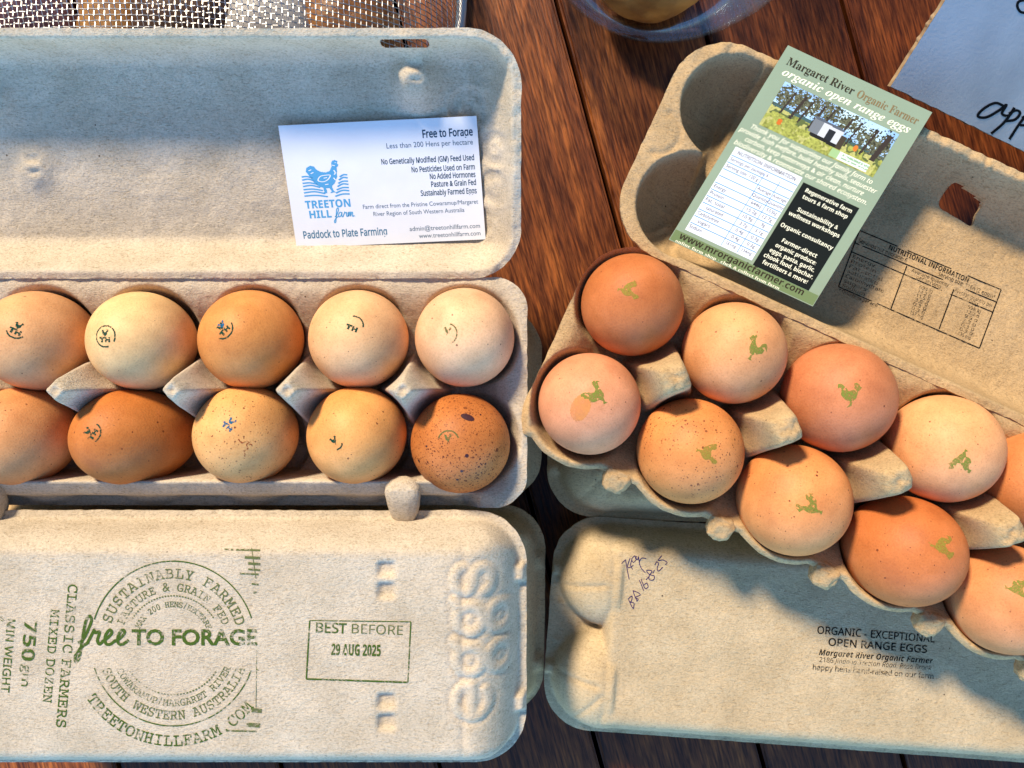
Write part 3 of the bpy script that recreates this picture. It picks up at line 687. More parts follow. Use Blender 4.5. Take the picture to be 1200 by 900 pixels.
g2.dots(0, 0, 56, 1.6, 32, 150, 34); g2.arc('MAX 200 HENS/HECTARE', 0, 0, 46, 156, 22, 6.5)
g2.dots(0, 0, 60, 1.8, 212, 328, 32); g2.arc('COWARAMUP/MARGARET RIVER', 0, 0, 69.5, 205, 337, 7.8, inside=True); g2.arc('SOUTH WESTERN AUSTRALIA', 0, 0, 84, 200, 341, 10.5, inside=True, bold=0.004)
for (x, y, l, t_) in ((60, 110, 42, 2.2), (84, 101, 18, 3), (88, 94, 14, 3), (88, 87, 14, 2.2), (78, 82, 22, 2), (92, 70, 8, 2), (94, 60, 4, 3), (92, -78, 12, 5), (86, -95, 16, 5), (62, -102, 36, 2), (96, 0, 3, 1), (97, -30, 3, 1)):
    g2.line([(x, y), (x+l, y-1)], t_)
g2.line([(98, -8), (97, -75)], 0.7); g2.line([(92, 112), (97, 76)], 0.8)
g2.lay('round_seal', bB, INK_OLIVE, lidB, 0.2)
g3 = Ink((0, 0), (-0.085, 0.996), (0.996, 0.085))
def vt(body, px, py, w_, cap, sty, bold=0.0, I=g3):
    j = Ink((px, py), (-0.085, 0.996), (0.996, 0.085)); j.text(body, 0, 0, w_, cap, 'c', 0, sty, bold); I.v += j.v; I.f += [tuple(i+I.n for i in f) for f in j.f]; I.n += j.n
vt('CLASSIC FARMERS', 73, 768, 168, 11, 'M', 0.004); vt('MIXED DOZEN', 55, 768, 110, 10, 'M', 0.004); vt('750', 27, 750, 48, 15, 'SB'); vt('gm', 26, 791, 26, 11, None); vt('MIN WEIGHT', 5, 768, 86, 9.5, 'SS', 0.014)
vt('from', -8, 735, 40, 12, 'SC')
g3.lay('side_print', bB, INK_GREEN, lidB)
g4 = Ink()
cs = [(363, 727), (481.5, 728.5), (478, 799.5), (359, 795.5)]
for a, b_, t_ in zip(cs, cs[1:]+cs[:1], (1.2, 1.5, 2.0, 1.8)): g4.line([(a[0], -a[1]), (b_[0], -b_[1])], t_)
g4.text('BEST', 388, -741.5, 36, 11.5, 'c', -2, 'SS', 0.02); g4.text('29 AUG 2025', 417, -768, 58, 13, 'c', -1.5, 'SB', 0.01)
g4.lay('date_stamp', bB, INK_GREEN, lidB)
g5 = Ink(); g5.text('BEFORE', 442, -743, 60, 11, 'c', -2, 'SS', 0.0); g5.lay('date_stamp', bB, INK_OLIVE, lidB)

# ------------------------------------------------------------------ lettering on the closed tan carton
bG = bvh_of(lidG); ca, sa = math.cos(R(4.4)), math.sin(R(4.4))
h1 = Ink((1026, 750), (ca, sa), (sa, -ca))
h1.text('ORGANIC - EXCEPTIONAL', 0, 2.5, 138, 8.6, 'c', 0, 'SS', 0.016); h1.text('OPEN RANGE EGGS', 3, -10.5, 116, 8.6, 'c', 0, 'SS', 0.02)
h1.text('Margaret River Organic Farmer', 2, -22.5, 134, 6.8, 'c', 0, 'SBI'); h1.lay('maker_stamp', bG, INK_BLACK, lidG)
h2 = Ink((1026, 750), (ca, sa), (sa, -ca)); h2.text('2186 Jindong Treeton Road, Rosa Brook', 2, -30.5, 132, 5.8, 'c', 0, 'SI'); h2.text('happy hens hand-raised on our farm', 0, -40, 142, 6.0, 'c', 0, 'SS', 0.02)
h2.lay('maker_stamp', bG, INK_FAINT, lidG)
pn = Ink((700, 630), (1/9, 0), (0, 1/9))
for s_ in ([(255, 275), (295, 235), (300, 260), (335, 440)], [(345, 215), (318, 300), (340, 315), (380, 290)], [(360, 240), (350, 290), (372, 335)], [(395, 190), (362, 225), (380, 260), (410, 225), (395, 190)],
           [(415, 195), (400, 215), (425, 230), (432, 200), (440, 250)], [(515, 222), (470, 215), (442, 262), (465, 325), (505, 368)], [(325, 640), (345, 690), (368, 735), (385, 750)], [(330, 640), (365, 615), (360, 665), (345, 680), (385, 690), (380, 740)],
           [(375, 555), (392, 610), (415, 662)], [(378, 560), (430, 580), (450, 605), (400, 630), (430, 650), (412, 672)], [(442, 448), (465, 500), (488, 560)], [(460, 435), (485, 500), (505, 535), (535, 520), (520, 480), (490, 500)],
           [(512, 445), (538, 415)], [(565, 345), (520, 345), (545, 385), (600, 405), (590, 445), (545, 440), (550, 395), (575, 360), (565, 345)], [(585, 375), (602, 340)], [(605, 290), (625, 255), (645, 275), (630, 320), (645, 352), (690, 310)], [(680, 190), (640, 240), (690, 235), (735, 262), (715, 285)]):
    pn.line(s_, 8.5, True)
pn.lay('pen_note', bG, INK_PEN, lidG)

# ------------------------------------------------------------------ printed table inside the tan lid
bE = bvh_of(lidE)
T0 = np.array((1007.0, 270.0)); TX = np.array((166.0, 69.5)); TY = np.array((-24.5, 66.0))     # along the table, down the table
t1 = Ink(T0, TX, -TY)
for a, b_ in (((0, 0), (1, 0)), ((1, 0), (1, -1.04)), ((1, -1.04), (0, -1)), ((0, -1), (0, 0)), ((0, -.22), (1, -.22)), ((0, -.38), (1, -.40)), ((.37, -.24), (.37, -1.0)), ((.71, -.30), (.71, -1.0))):
    dx, dy = b_[0]-a[0], b_[1]-a[1]; wd = 0.008 if abs(dy) > abs(dx) else 0.018
    t1.line([a, b_], wd)
t1.text('NUTRITIONAL INFORMATION', .50, -.105, .56, .085, 'c', 0, 'SB'); t1.lay('printed_table', bE, INK_BLACK, lidE)
t2 = Ink(T0, TX, -TY)
t2.text('Servings per package: 6', .02, -.19, .34, .07, 'l', 0, 'SS', 0.01); t2.text('Serving size: 116g (2 eggs)*', .98, -.19, .40, .07, 'r', 0, 'SS', .01)
for i, s_ in enumerate(('Energy', 'Protein', 'Fat, total', 'saturated', 'Carbohydrate', 'sugars', 'Sodium')): t2.text(s_, .02, -.47-.085*i, .05+.018*len(s_), .06, 'l', 0, 'SS')
t2.text('Average quantity', .54, -.30, .26, .06, 'c', 0, 'SS'); t2.text('per serving', .54, -.37, .17, .06, 'c', 0, 'SS'); t2.text('Average quantity per', .85, -.33, .27, .06, 'c', 0, 'SS'); t2.text('100g', .85, -.40, .08, .06, 'c', 0, 'SS')
for i, (a, b_) in enumerate((('694 kJ', '598 kJ'), ('14.2 g', '12.2 g'), ('11.5 g', '9.9 g'), ('3.8 g', '3.3 g'), ('0.3 g', '0.3 g'), ('0.3 g', '0.3 g'), ('157 mg', '136 mg'))):
    t2.text(a, .54, -.50-.075*i, .09, .055, 'c', 0, 'SS'); t2.text(b_, .88, -.50-.078*i, .09, .055, 'c', 0, 'SS', .006)
t2.text('* Quantities per egg', .01, -1.07, .27, .055, 'l', 0, 'SS', .02)
t2.lay('printed_table', bE, INK_FAINT, lidE)

# ------------------------------------------------------------------ cards
def sheet(name, corners, thick, mat, bend=0.0, nx=14, ny=18):
    """thin rectangular card between four world corners (TL, TR, BR, BL), squared up, with real thickness"""
    c = [Vector(p) for p in corners]; ctr = sum(c, Vector())/4
    X = ((c[1]-c[0])+(c[2]-c[3]))/2; Y = ((c[0]-c[3])+(c[1]-c[2]))/2; n = X.cross(Y).normalized()
    root = empty(name, tuple(ctr)); v = []
    for j in range(ny+1):
        for i in range(nx+1):
            a, b_ = i/nx-0.5, j/ny-0.5
            v.append(tuple(X*a+Y*b_+n*(bend*(4*a*a-0.6)+bend*0.5*(4*b_*b_))))
    f = [(j*(nx+1)+i, j*(nx+1)+i+1, (j+1)*(nx+1)+i+1, (j+1)*(nx+1)+i) for j in range(ny) for i in range(nx)]
    o = make('card_stock', v, f, mat, root); md = o.modifiers.new('t', 'SOLIDIFY'); md.thickness = thick/1000; md.offset = -1
    return root, o
def proj(p):                                # world mm -> photo pixel
    s = 1/(K*(H-p[2])); return np.array((600+p[0]*s, 450-p[1]*s))
bLC = bvh_of(lidC)
def on_plane(px, py, p0, n):
    d = Vector(((px-600)*K, -(py-450)*K, -1)); t = (p0-CAMP).dot(n)/d.dot(n); return CAMP+d*t
nC = Vector((0, -math.sin(TILT), math.cos(TILT))); pC = hit(bLC, 450, 260, 0)+nC*2.6
cc = [on_plane(x, y, pC, nC) for x, y in ((326, 148), (558.5, 135), (569, 281), (348, 290))]
card, stock = sheet('business_card', cc, 0.45, card_mat('white_card', (0.80, 0.80, 0.82), 0.4), 0.25)
tag(card, 'white business card with blue hen logo leaning in the open lid of the grey carton', 'business card')
INKC_B = ink('navy_print', rgb(28, 62, 84), 0); INKC_G = ink('grey_blue_print', rgb(84, 104, 120), 0); INKC_L = ink('blue_print', rgb(86, 158, 204), 0)
INKC_M = ink('slate_print', rgb(70, 116, 144), 0)
def frame_of(o):
    m = W(o); me = o.data; v = [m @ x.co*1000 for x in me.vertices]; nx = 15
    TL, TR, BL = proj(v[-nx]), proj(v[-1]), proj(v[0]); BR = proj(v[nx-1])
    return TL, TR, BL, BR
class QInk(Ink):
    """frame is a card's own four corners: x 0..1 across, y 0..-1 down (bilinear)"""
    def __init__(s, q): super().__init__(); s.q = q
    def add(s, pts, faces):
        TL, TR, BL, BR = s.q; p = np.asarray(pts, float); a = p[:, :1]; b = -p[:, 1:2]
        s.v.append((TL*(1-a)+TR*a)*(1-b)+(BL*(1-a)+BR*a)*b); s.f += [tuple(i+s.n for i in f) for f in faces]; s.n += len(p)
q = frame_of(stock); bc = bvh_of(stock)
k = QInk(q)
k.text('Free to Forage', .975, -.155, .255, .062, 'r', 0, 'SS', 0.026)
for s_, y, w_ in (('No Genetically Modified (GM) Feed Used', -.355, .475), ('No Pesticides Used on Farm', -.43, .325), ('No Added Hormones', -.492, .235), ('Pasture & Grain Fed', -.556, .232), ('Sustainably Farmed Eggs', -.624, .29)):
    k.text(s_, .972, y, w_, .043, 'r', 0, 'SS', 0.02)
k.lay('text_line', bc, INKC_B, card, 0.06, split=True)
k = QInk(q); k.text('Less than 200 Hens per hectare', .972, -.228, .44, .042, 'r'); k.text('Farm direct from the Pristine Cowaramup/Margaret', .975, -.708, .60, .034, 'r'); k.text('River Region of South Western Australia', .90, -.77, .475, .034, 'r')
k.text('admin@treetonhillfarm.com', .975, -.905, .37, .036, 'r'); k.text('www.treetonhillfarm.com', .975, -.965, .325, .036, 'r'); k.lay('text_line', bc, INKC_G, card, 0.06, split=True)
k = QInk(q); k.text('Paddock to Plate Farming', .045, -.925, .44, .058, 'l', 0, 'SS', 0.02); k.lay('printed_text', bc, INKC_M, card, 0.06)
k = QInk(q)
HEN = [(0.545, .80), (.50, .86), (.52, .95), (.44, 1.0), (.36, .98), (.30, .90), (.30, .74), (.22, .58), (.08, .52), (-.10, .56), (-.24, .66), (-.30, .78), (-.42, .82), (-.56, .74), (-.60, .60), (-.50, .42), (-.40, .20), (-.26, .02), (-.08, -.08), (-.06, -.24), (-.16, -.30), (.04, -.30), (.02, -.10), (.14, -.10), (.20, -.24), (.12, -.30), (.32, -.27), (.26, -.20), (.22, -.04), (.34, .10), (.44, .32), (.46, .55), (.47, .70)]
hp_, hf_ = grid_mask(lambda X, Y: in_poly(X, Y, HEN), -.65, .6, -.35, 1.05, 0.018)
k.add(hp_*[.150, .205]+[.195, -.505], hf_)
for sgn in (-1, 1):
    for i in range(7):
        y = -.425-.026*i; x0, x1 = (.08, .135+.011*i) if sgn < 0 else (.315, .275-.006*i)
        k.line([(x0, y), ((x0+x1)/2, y+.006*(1 if i % 2 else .3)), (x1, y-.014)], .011, True)
k.text('TREETON', .195, -.683, .235, .062, 'c', 0, 'SB', 0.01); k.text('HILL', .092, -.763, .115, .06, 'l', 0, 'SB', 0.01); 
class _J(Ink): pass
j_ = Ink(); script(j_, 'farm.', 0, 0, 1, 0.2); k.add(np.concatenate(j_.v)*[.026, -.038]+[.222, -.763], j_.f)
k.lay('hen_logo', bc, INKC_L, card, 0.06)
k = QInk(q)
for pts in ([(.10, .42), (-.12, .38), (-.22, .22), (-.05, .16), (.12, .24), (.22, .40), (.10, .42)], [(-.02, .30), (.10, .32)], [(-.5, .62), (-.4, .66)], [(-.44, .50), (-.34, .55)], [(.36, .6), (.40, .5), (.36, .42)], [(.32, .3), (.38, .2)], [(0, .04), (.12, .06)], [(.44, .90), (.45, .88)], [(.33, .8), (.42, .77)]):
    k.line([np.array(p)*[.150, .205]+[.195, -.505] for p in pts], .006, True)
k.lay('hen_logo', bc, ink('white_print', (0.78, 0.80, 0.82, 1), 0), card, 0.09)

fz = 108.5
fc = [P(925, 50, fz+1), P(1090.5, 135, fz+1), P(954, 356, fz), P(782, 284, fz)]
fly, fst = sheet('promo_flyer', fc, 0.35, card_mat('sage_green_card', rgb(146, 162, 134), 0.38), 0.25)
tag(fly, 'sage green flyer with farm photo and nutrition panel laid across the tilted open carton', 'flyer')
q = frame_of(fst); bf = bvh_of(fst)
CREAM = ink('cream_print', rgb(240, 236, 205), 0); DBROWN = ink('dark_brown_print', rgb(56, 50, 36), 0); LBROWN = ink('tan_print', rgb(132, 110, 74), 0)
WHITE = ink('white_panel_print', (0.80, 0.82, 0.86, 1), 0); BLACK = ink('black_panel_print', rgb(26, 30, 28), 0); BLUE = ink('blue_line_print', rgb(96, 150, 206), 0); GREYT = ink('grey_print', rgb(62, 64, 72), 0)
DGREEN = ink('dark_green_band', rgb(112, 130, 86), 0)
k = QInk(q); k.rect(0.004, -.996, .996, -.946, 14, 2); k.lay('lower_band', bf, DGREEN, fly, 0.05)  # darker green strip along the flyer's lower edge
k = QInk(q); k.rect(.054, -.93, .517, -.503, 8, 8); k.lay('nutrition_panel', bf, WHITE, fly, 0.08)
k = QInk(q); k.rect(.537, -.945, .925, -.52, 8, 8); k.lay('services_panel', bf, BLACK, fly, 0.08)
k = QInk(q); k.text('Margaret River', .05, -.080, .46, .036, 'l', 0, 'B'); k.text('www.mrorganicfarmer.com', .475, -.976, .86, .030, 'c', 0, 'SB'); k.text('NUTRITION INFORMATION', .285, -.532, .40, .017, 'c', 0, 'SS', 0.012); k.lay('text_line', bf, DBROWN, fly, 0.11, split=True)
k = QInk(q); k.text('Organic Farmer', .535, -.080, .42, .036, 'l', 0, 'B'); k.lay('printed_text', bf, LBROWN, fly, 0.08)
k = QInk(q); k.text('organic open range eggs', .50, -.130, .88, .036, 'c', 0, 'BI', 0.006)
for i, (s_, w_) in enumerate((('Thank you for supporting our family farm to', .84), ('provide high welfare, build healthy soils, sequester', .95), ('carbon, keep waterways & air clean, nurture', .82), ('biodiversity & regenerate our shared ecosystem.', .92))):
    k.text(s_, .49, -.402-.031*i, w_, .021, 'c', 0, 'SI', 0.012)
k.text('online farm shop \u00b7 click & collect from farm', .40, -.9965, .72, .013, 'c', 0, 'B'); k.lay('text_line', bf, CREAM, fly, 0.08, split=True)
k = QInk(q)
for i, (s_, w_) in enumerate((('Regenerative farm', .32), ('tours & farm shop', .31), (None, 0), ('Sustainability &', .28), ('wellness workshops', .35), (None, 0), ('Organic consultancy', .36), (None, 0), ('Farmer-direct', .24), ('organic produce:', .28), ('eggs, pasta, garlic,', .31), ('chook food, biochar,', .34), ('fertilisers & more!', .31))):
    if s_: k.text(s_, .735, -.556-.0305*i, w_, .019, 'c', 0, 'SB')
k.lay('services_panel', bf, CREAM, fly, 0.12)
k = QInk(q)
for i in range(11):
    y = -.545-.0345*i; k.line([(.058, y), (.514, y)], .004)
for x in (.30, .41): k.line([(x, -.56), (x, -.925)], .004)
k.lay('nutrition_panel', bf, BLUE, fly, 0.10)
k = QInk(q)
for i, s_ in enumerate(('Servings per package: 6', 'Serving size: 120 g', '', '', 'Energy', 'Protein', 'Fat, total', '   saturated', 'Carbohydrate', '   sugars', 'Sodium')):
    if s_.strip(): k.text(s_.strip(), .066+(.03 if s_[0] == ' ' else 0), -.568-.0345*i, .0105*len(s_.strip())+.02, .016, 'l')
for i, (a, b_) in enumerate((('Average', 'Average'), ('Quantity', 'Quantity'), ('644kJ', '553kJ'), ('15.2g', '12.7g'), ('10.9g', '9g'), ('3.7g', '3.1g'), ('0.4g', '0.3g'), ('0.4g', '0.3g'), ('161mg', '134mg'))):
    k.text(a, .355, -.636-.0345*i, .0135*len(a), .015, 'c'); k.text(b_, .462, -.636-.0345*i, .0135*len(b_), .015, 'c')
k.lay('nutrition_panel', bf, GREYT, fly, 0.12)
# the printed farm photograph: a fine grid of printed colours
nx_, ny_ = 170, 70; A, B_ = np.meshgrid((np.arange(nx_)+.5)/nx_, (np.arange(ny_)+.5)/ny_)       # B_: 0 top, 1 bottom
n_a = noise2(A.shape, (9, 22), 3); n_b = noise2(A.shape, (24, 60), 4); n_c = noise2(A.shape, (48, 120), 5); n_d = noise2(A.shape, (4, 7), 6)
img = np.zeros((ny_, nx_, 3)); lc = lambda *c: np.array([lin(x) for x in c])
img[:] = lc(150, 190, 230); img += (0.28*np.clip(n_d+0.25, 0, 1))[..., None]
hor = 0.56+0.10*(A-0.4); far = (B_ > hor-0.07) & (B_ < hor+0.01); img[far] = lc(70, 96, 92)
gr = B_ > hor; img[gr] = (lc(158, 160, 74)*(1+0.3*n_b+0.3*n_c)[..., None])[gr]
shd = gr & (B_ < hor+0.16) & (n_a > -0.25); img[shd] = lc(96, 106, 58)
yel = gr & (n_a+0.3*n_b > 0.35); img[yel] = (lc(184, 180, 104)*(1+0.2*n_c)[..., None])[yel]
for (cx_, cy_, rx_, ry_) in ((.20, .22, .22, .26), (.40, .16, .20, .22), (.62, .22, .16, .20), (.80, .36, .14, .22), (.93, .42, .12, .34), (.06, .30, .08, .2)):
    e = ((A-cx_)/rx_)**2+((B_-cy_)/ry_)**2+0.7*n_b+0.9*n_c
    mk = (e < 0.75) & (B_ < hor+.02); img[mk] = (lc(98, 98, 72)*(1+0.8*n_c+0.3*n_b)[..., None])[mk]
for (tx, w_) in ((.10, .008), (.19, .012), (.26, .008), (.36, .010), (.44, .008), (.60, .010), (.68, .007), (.82, .010), (.93, .022)):
    mk = (np.abs(A-tx-0.06*(0.5-B_)) < w_) & (B_ > 0.1) & (B_ < hor+.10); img[mk] = lc(62, 52, 42)
shed = (A > .36) & (A < .62) & (B_ > .36+.1*(A-.4)) & (B_ < .70+.1*(A-.4)); img[shed] = lc(205, 206, 205)
img[shed & (A < .44)] = lc(120, 124, 126); img[shed & (A > .50) & (A < .56) & (B_ > .48)] = lc(40, 42, 44); img[shed & (B_ < .41+.1*(A-.4))] = lc(90, 96, 104)
img[(A > .38) & (A < .64) & (np.abs(B_-.73-.1*(A-.4)) < .035)] = lc(36, 34, 28)
img[(A > .61) & (A < .66) & (B_ > .5) & (B_ < .78)] = lc(70, 60, 44)
img[((A-.13)/.02)**2+((B_-.78)/.07)**2 < 1] = lc(206, 110, 40); img[((A-.76)/.018)**2+((B_-.62)/.07)**2 < 1] = lc(210, 120, 44)
lab = (A > .60) & (A < .93) & (B_ > .80) & (B_ < .97); img[lab] = lc(222, 228, 212); img[lab & (A < .67)] = lc(160, 190, 130); img[lab & (A > .70) & ((np.abs(B_-.85) < .015) | (np.abs(B_-.91) < .015)) & (n_c > -.3)] = lc(150, 180, 140)
img = np.clip(img, 0.005, 0.85)
k = QInk(q); k.rect(.105, -.372, .895, -.150, nx_, ny_); po = k.lay('farm_photo', bf, None, fly, 0.07)
ca_ = po.data.color_attributes.new('print', 'FLOAT_COLOR', 'CORNER')
cols = np.zeros((len(po.data.polygons), 4, 4)); flat = img[::-1].reshape(-1, 3); cols[:, :, :3] = flat[:len(cols), None, :]; cols[..., 3] = 1
ca_.data.foreach_set('color', cols.ravel())
m, t, b = nodes('photo_print'); vc = N(t, 'ShaderNodeVertexColor', layer_name='print'); t.links.new(vc.outputs[0], b.inputs['Base Color']); b.inputs['Roughness'].default_value = 0.35
po.data.materials.append(m)

# ------------------------------------------------------------------ cardboard sign, top right
sg = empty('cardboard_sign', P(1160, 80, 30)); tag(sg, 'grey white cardboard sheet with black marker handwriting behind the tilted carton', 'sign')
sn = Vector((0.515*math.sin(R(36)), -0.857*math.sin(R(36)), math.cos(R(36)))); s0 = Vector(P(1113, -8, 96))
pts = [tuple(on_plane(x, y, s0, sn)) for x, y in ((1113, -8), (1044, 101), (1200, 177), (1300, 226), (1400, 60), (1290, -50))]
bm = bmesh.new(); inv = W(sg).inverted()
vs = []
for a, b_ in zip(pts, pts[1:]+pts[:1]):
    for t_ in np.linspace(0, 1, 26)[:-1]:
        p = Vector(a)+(Vector(b_)-Vector(a))*t_; j = 0.45*mnoise.noise(Vector((p.x*0.35, p.y*0.35, 1)))
        vs.append(bm.verts.new(inv @ (Vector((p.x+j, p.y+j, p.z))/1000)))
fc_ = bm.faces.new(vs); 
if fc_.normal.z < 0: fc_.normal_flip()
bm.normal_update()
if fc_.normal.z < 0: fc_.normal_flip()
bmesh.ops.triangulate(bm, faces=bm.faces[:]); me = bpy.data.meshes.new('board_face'); bm.to_mesh(me); bm.free()
def mottled(name, a, b_, sc_=30, rough=0.7):
    m, t, b = nodes(name); tc = N(t, 'ShaderNodeTexCoord'); n = N(t, 'ShaderNodeTexNoise', Scale=sc_, Detail=6); t.links.new(tc.outputs['Object'], n.inputs[0])
    r = ramp(t, [(0.3, a[:3]), (0.7, b_[:3])]); t.links.new(n.outputs[0], r.inputs[0]); t.links.new(r.outputs[0], b.inputs['Base Color']); b.inputs['Roughness'].default_value = rough
    n2 = N(t, 'ShaderNodeTexNoise', Scale=sc_*25, Detail=3); t.links.new(tc.outputs['Object'], n2.inputs[0]); bp = N(t, 'ShaderNodeBump', Strength=0.3, Distance=0.0006); t.links.new(n2.outputs[0], bp.inputs['Height']); t.links.new(bp.outputs[0], b.inputs['Normal'])
    return m
me.materials.append(mottled('coated_board', rgb(150, 148, 152), rgb(180, 178, 180), 22, 0.42))
bo = bpy.data.objects.new('board_face', me); COL.objects.link(bo); bo.parent = sg
core = bpy.data.objects.new('board_core', me.copy()); core.data.materials.clear(); core.data.materials.append(mottled('brown_core', rgb(120, 96, 70), rgb(170, 142, 104), 200)); COL.objects.link(core); core.parent = sg
core.location = (0, 0, -0.0004); md = core.modifiers.new('t', 'SOLIDIFY'); md.thickness = 0.0022; md.offset = -1
mk = ink('black_marker', rgb(12, 14, 18), 0)
k = Ink((900, 0), (1/3, 0), (0, 1/3))
for s_ in ([(836, 378), (800, 362), (758, 382), (737, 408), (768, 412), (812, 388), (838, 368), (822, 398), (838, 408)], [(866, 378), (832, 428), (784, 470)], [(846, 400), (872, 388), (886, 398), (868, 420), (836, 426)], [(912, 398), (880, 440), (848, 490)], [(892, 415), (920, 402), (938, 412), (915, 438), (885, 440)], [(838, 408), (852, 402), (866, 378)]):
    k.line(s_, 9.5, True)
k.lay('handwriting', bvh_of(bo), mk, sg, 0.15)
k = Ink((900, 0), (1/3, 0), (0, 1/3)); k.line([(905, 0), (882, 5), (876, 22), (888, 42), (915, 46)], 9.5, True); k.lay('handwriting', bvh_of(bo), mk, sg, 0.15)

# ------------------------------------------------------------------ glass bowl with a potato
gm, t, b = nodes('clear_glass'); L_ = t.links.new
tr = N(t, 'ShaderNodeBsdfTransparent'); tr.inputs[0].default_value = (0.93, 0.96, 0.98, 1); gs = N(t, 'ShaderNodeBsdfGlossy'); gs.inputs['Roughness'].default_value = 0.03; gs.inputs[0].default_value = (0.9, 0.95, 1, 1)
lw = N(t, 'ShaderNodeLayerWeight'); lw.inputs[0].default_value = 0.32; cl_ = N(t, 'ShaderNodeMath', operation='MULTIPLY'); cl_.inputs[1].default_value = 0.38; L_(lw.outputs['Fresnel'], cl_.inputs[0])
mx = N(t, 'ShaderNodeMixShader'); L_(cl_.outputs[0], mx.inputs[0]); L_(tr.outputs[0], mx.inputs[1]); L_(gs.outputs[0], mx.inputs[2]); L_(mx.outputs[0], t.nodes['Material Output'].inputs[0])
gx, gy = 83.0, 257.5
prof = [(0, 3.0), (40, 3.0), (50, 5), (60, 14), (68, 30), (73, 46), (77, 62), (78.6, 63.2), (79.6, 62), (75.6, 45), (70.6, 29), (62.5, 12.5), (52, 2.0), (46, 0.3), (0, 0.3)]
def lathe(name, prof, n, mat, parent, cx=0, cy=0):
    v = []; f = []
    for r_, z in prof:
        for i in range(n): v.append((cx+r_*math.cos(2*math.pi*i/n), cy+r_*math.sin(2*math.pi*i/n), z))
    for j in range(len(prof)-1):
        for i in range(n): f.append((j*n+i, j*n+(i+1) % n, (j+1)*n+(i+1) % n, (j+1)*n+i)[::-1])
    return make(name, v, f, mat, parent, True)
gb = lathe('glass_bowl', prof, 96, gm, None); gb.location = (gx/1000, gy/1000, 0.0006); tag(gb, 'clear glass bowl on the table at the top, a potato inside it', 'bowl')
md = gb.modifiers.new('s', 'SUBSURF'); md.levels = md.render_levels = 1
def lumpy(name, loc, sz, mat, label, cat, seed, amp=0.09, rot=(0, 0, 0), group=None):
    bm = bmesh.new(); bmesh.ops.create_icosphere(bm, subdivisions=5, radius=1)
    for v in bm.verts:
        p = v.co.copy(); n = amp*mnoise.noise(p*1.4+Vector((seed, 0, 0)))+amp*0.35*mnoise.noise(p*4+Vector((0, seed, 0)))+amp*0.12*mnoise.noise(p*13+Vector((0, 0, seed)))
        v.co = Vector((p.x*sz[0], p.y*sz[1], p.z*sz[2]))*(1+n)/1000
    me = bpy.data.meshes.new(name); bm.to_mesh(me); bm.free(); me.materials.append(mat); me.polygons.foreach_set('use_smooth', [True]*len(me.polygons))
    o = bpy.data.objects.new(name, me); COL.objects.link(o); o.location = [c/1000 for c in loc]; o.rotation_euler = rot; tag(o, label, cat, group); return o
skin = mottled('potato_skin', rgb(132, 82, 34), rgb(196, 140, 68), 70, 0.6)
lumpy('potato', (76, 226, 30), (31, 25, 25), skin, 'lumpy brown potato inside the clear glass bowl', 'potato', 2.2)

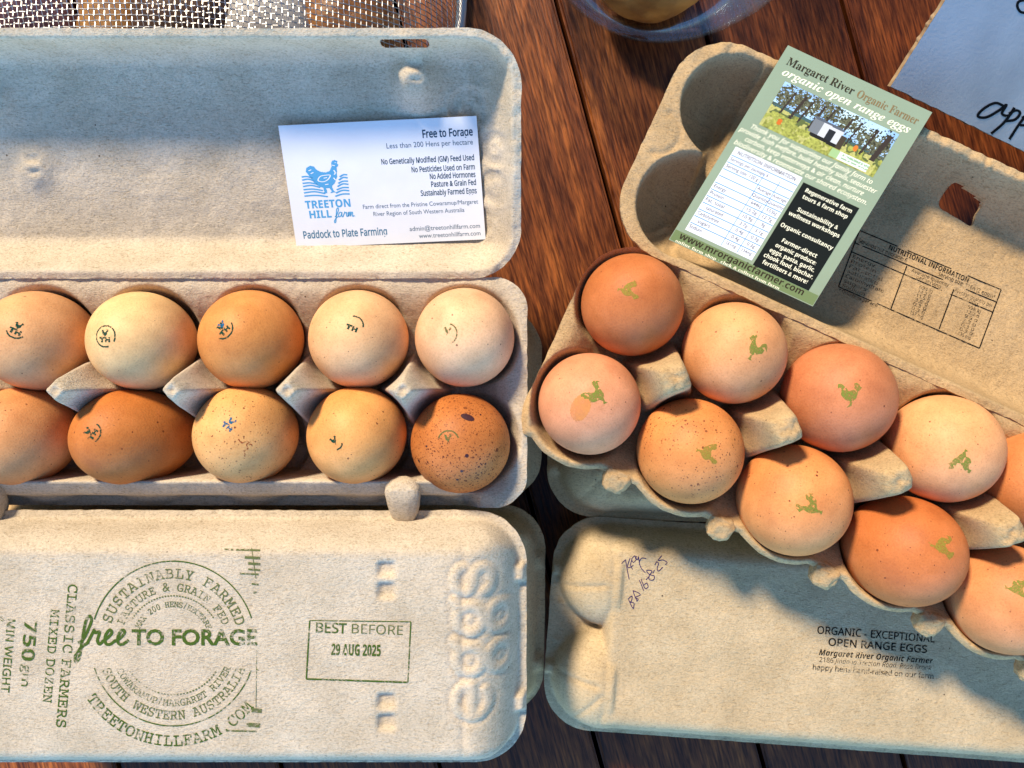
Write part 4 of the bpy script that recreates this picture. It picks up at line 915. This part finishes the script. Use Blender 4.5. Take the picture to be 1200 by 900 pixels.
# ------------------------------------------------------------------ wire mesh cover with vegetables beneath, top left
steel = plain('steel_wire', (0.55, 0.54, 0.53, 1), 0.38, Metallic=1.0)
DX, DY, DR, DH = -187.0, 226.0, 158.0, 110.0
ms = empty('wire_mesh_cover', (DX, DY, 0)); tag(ms, 'steel wire mesh dome behind the open lid of the grey carton, vegetables beneath it', 'mesh cover')
def dome(x, y):
    q_ = 1-(x*x+y*y)/(DR*DR); return DH*math.sqrt(q_)**0.8 if q_ > 0 else 0.0
wv = []; wf = []
def wire(path, r_):
    n0 = len(wv); n = len(path)
    for i, p in enumerate(path):
        d = Vector(path[min(i+1, n-1)])-Vector(path[max(i-1, 0)]); d.normalize(); s_ = d.cross(Vector((0, 0, 1)))
        if s_.length < 1e-3: s_ = Vector((1, 0, 0))
        s_.normalize(); u_ = s_.cross(d)
        for k_ in range(4):
            a = math.pi/4+k_*math.pi/2; wv.append(tuple(Vector(p)+s_*math.cos(a)*r_+u_*math.sin(a)*r_))
    for i in range(n-1):
        for k_ in range(4): wf.append((n0+i*4+k_, n0+i*4+(k_+1) % 4, n0+(i+1)*4+(k_+1) % 4, n0+(i+1)*4+k_))
SP = 2.45; ni = int(DR/SP)
for i in range(-ni, ni+1):
    c = i*SP; half = math.sqrt(max(0, DR*DR-c*c))
    if half < 8: continue
    nn = int(2*half/SP)
    for ax in (0, 1):
        path = []
        for j in range(nn+1):
            s_ = -half+2*half*j/nn; x, y = (c, s_) if ax == 0 else (s_, c)
            if y > 60: continue
            path.append((x, y, dome(x, y)+0.35*(1 if (i+j+ax) % 2 else -1)+4))
        if len(path) > 2: wire(path, 0.27)
make('wire_mesh', wv, wf, steel, ms)
wv = []; wf = []
rp = [(DR*math.cos(R(a)), DR*math.sin(R(a)), 3.5) for a in range(0, 361, 3)]; wire(rp, 4.0); ro = make('rim', wv, wf, steel, ms, True)
hz = 0
veg = [(-268, 176, 46, (34, 26, 30), 'red', 'purple skinned onion under the far left of the wire mesh dome', 'onion', 1.1), (-206, 180, 40, (20, 24, 24), 'tan', 'small tan potato under the mesh dome between two dark onions', 'potato', 5.2), (-166, 184, 48, (28, 25, 28), 'dark', 'dark brown onion under the mesh dome beside the white garlic bulb', 'onion', 7.5),
       (-128, 178, 46, (24, 24, 26), 'white', 'white garlic bulb under the wire mesh dome', 'garlic', 3.4), (-88, 184, 38, (24, 22, 24), 'brown', 'orange brown onion under the mesh dome right of the white garlic bulb', 'onion', 9.1)]
vm = {'red': mottled('red_onion_skin', rgb(70, 40, 52), rgb(130, 92, 104), 60, 0.4), 'tan': skin, 'dark': mottled('dark_onion_skin', rgb(52, 34, 24), rgb(110, 74, 48), 60, 0.5), 'white': mottled('garlic_skin', rgb(190, 182, 172), rgb(226, 220, 212), 50, 0.5), 'brown': mottled('onion_skin', rgb(120, 70, 30), rgb(190, 130, 70), 60, 0.4)}
for x, y, z, s_, c, lb, ct, sd_ in veg: lumpy(ct, (x, y+4, z+2), tuple(q*1.2 for q in s_), vm[c], lb, ct, sd_, 0.07)
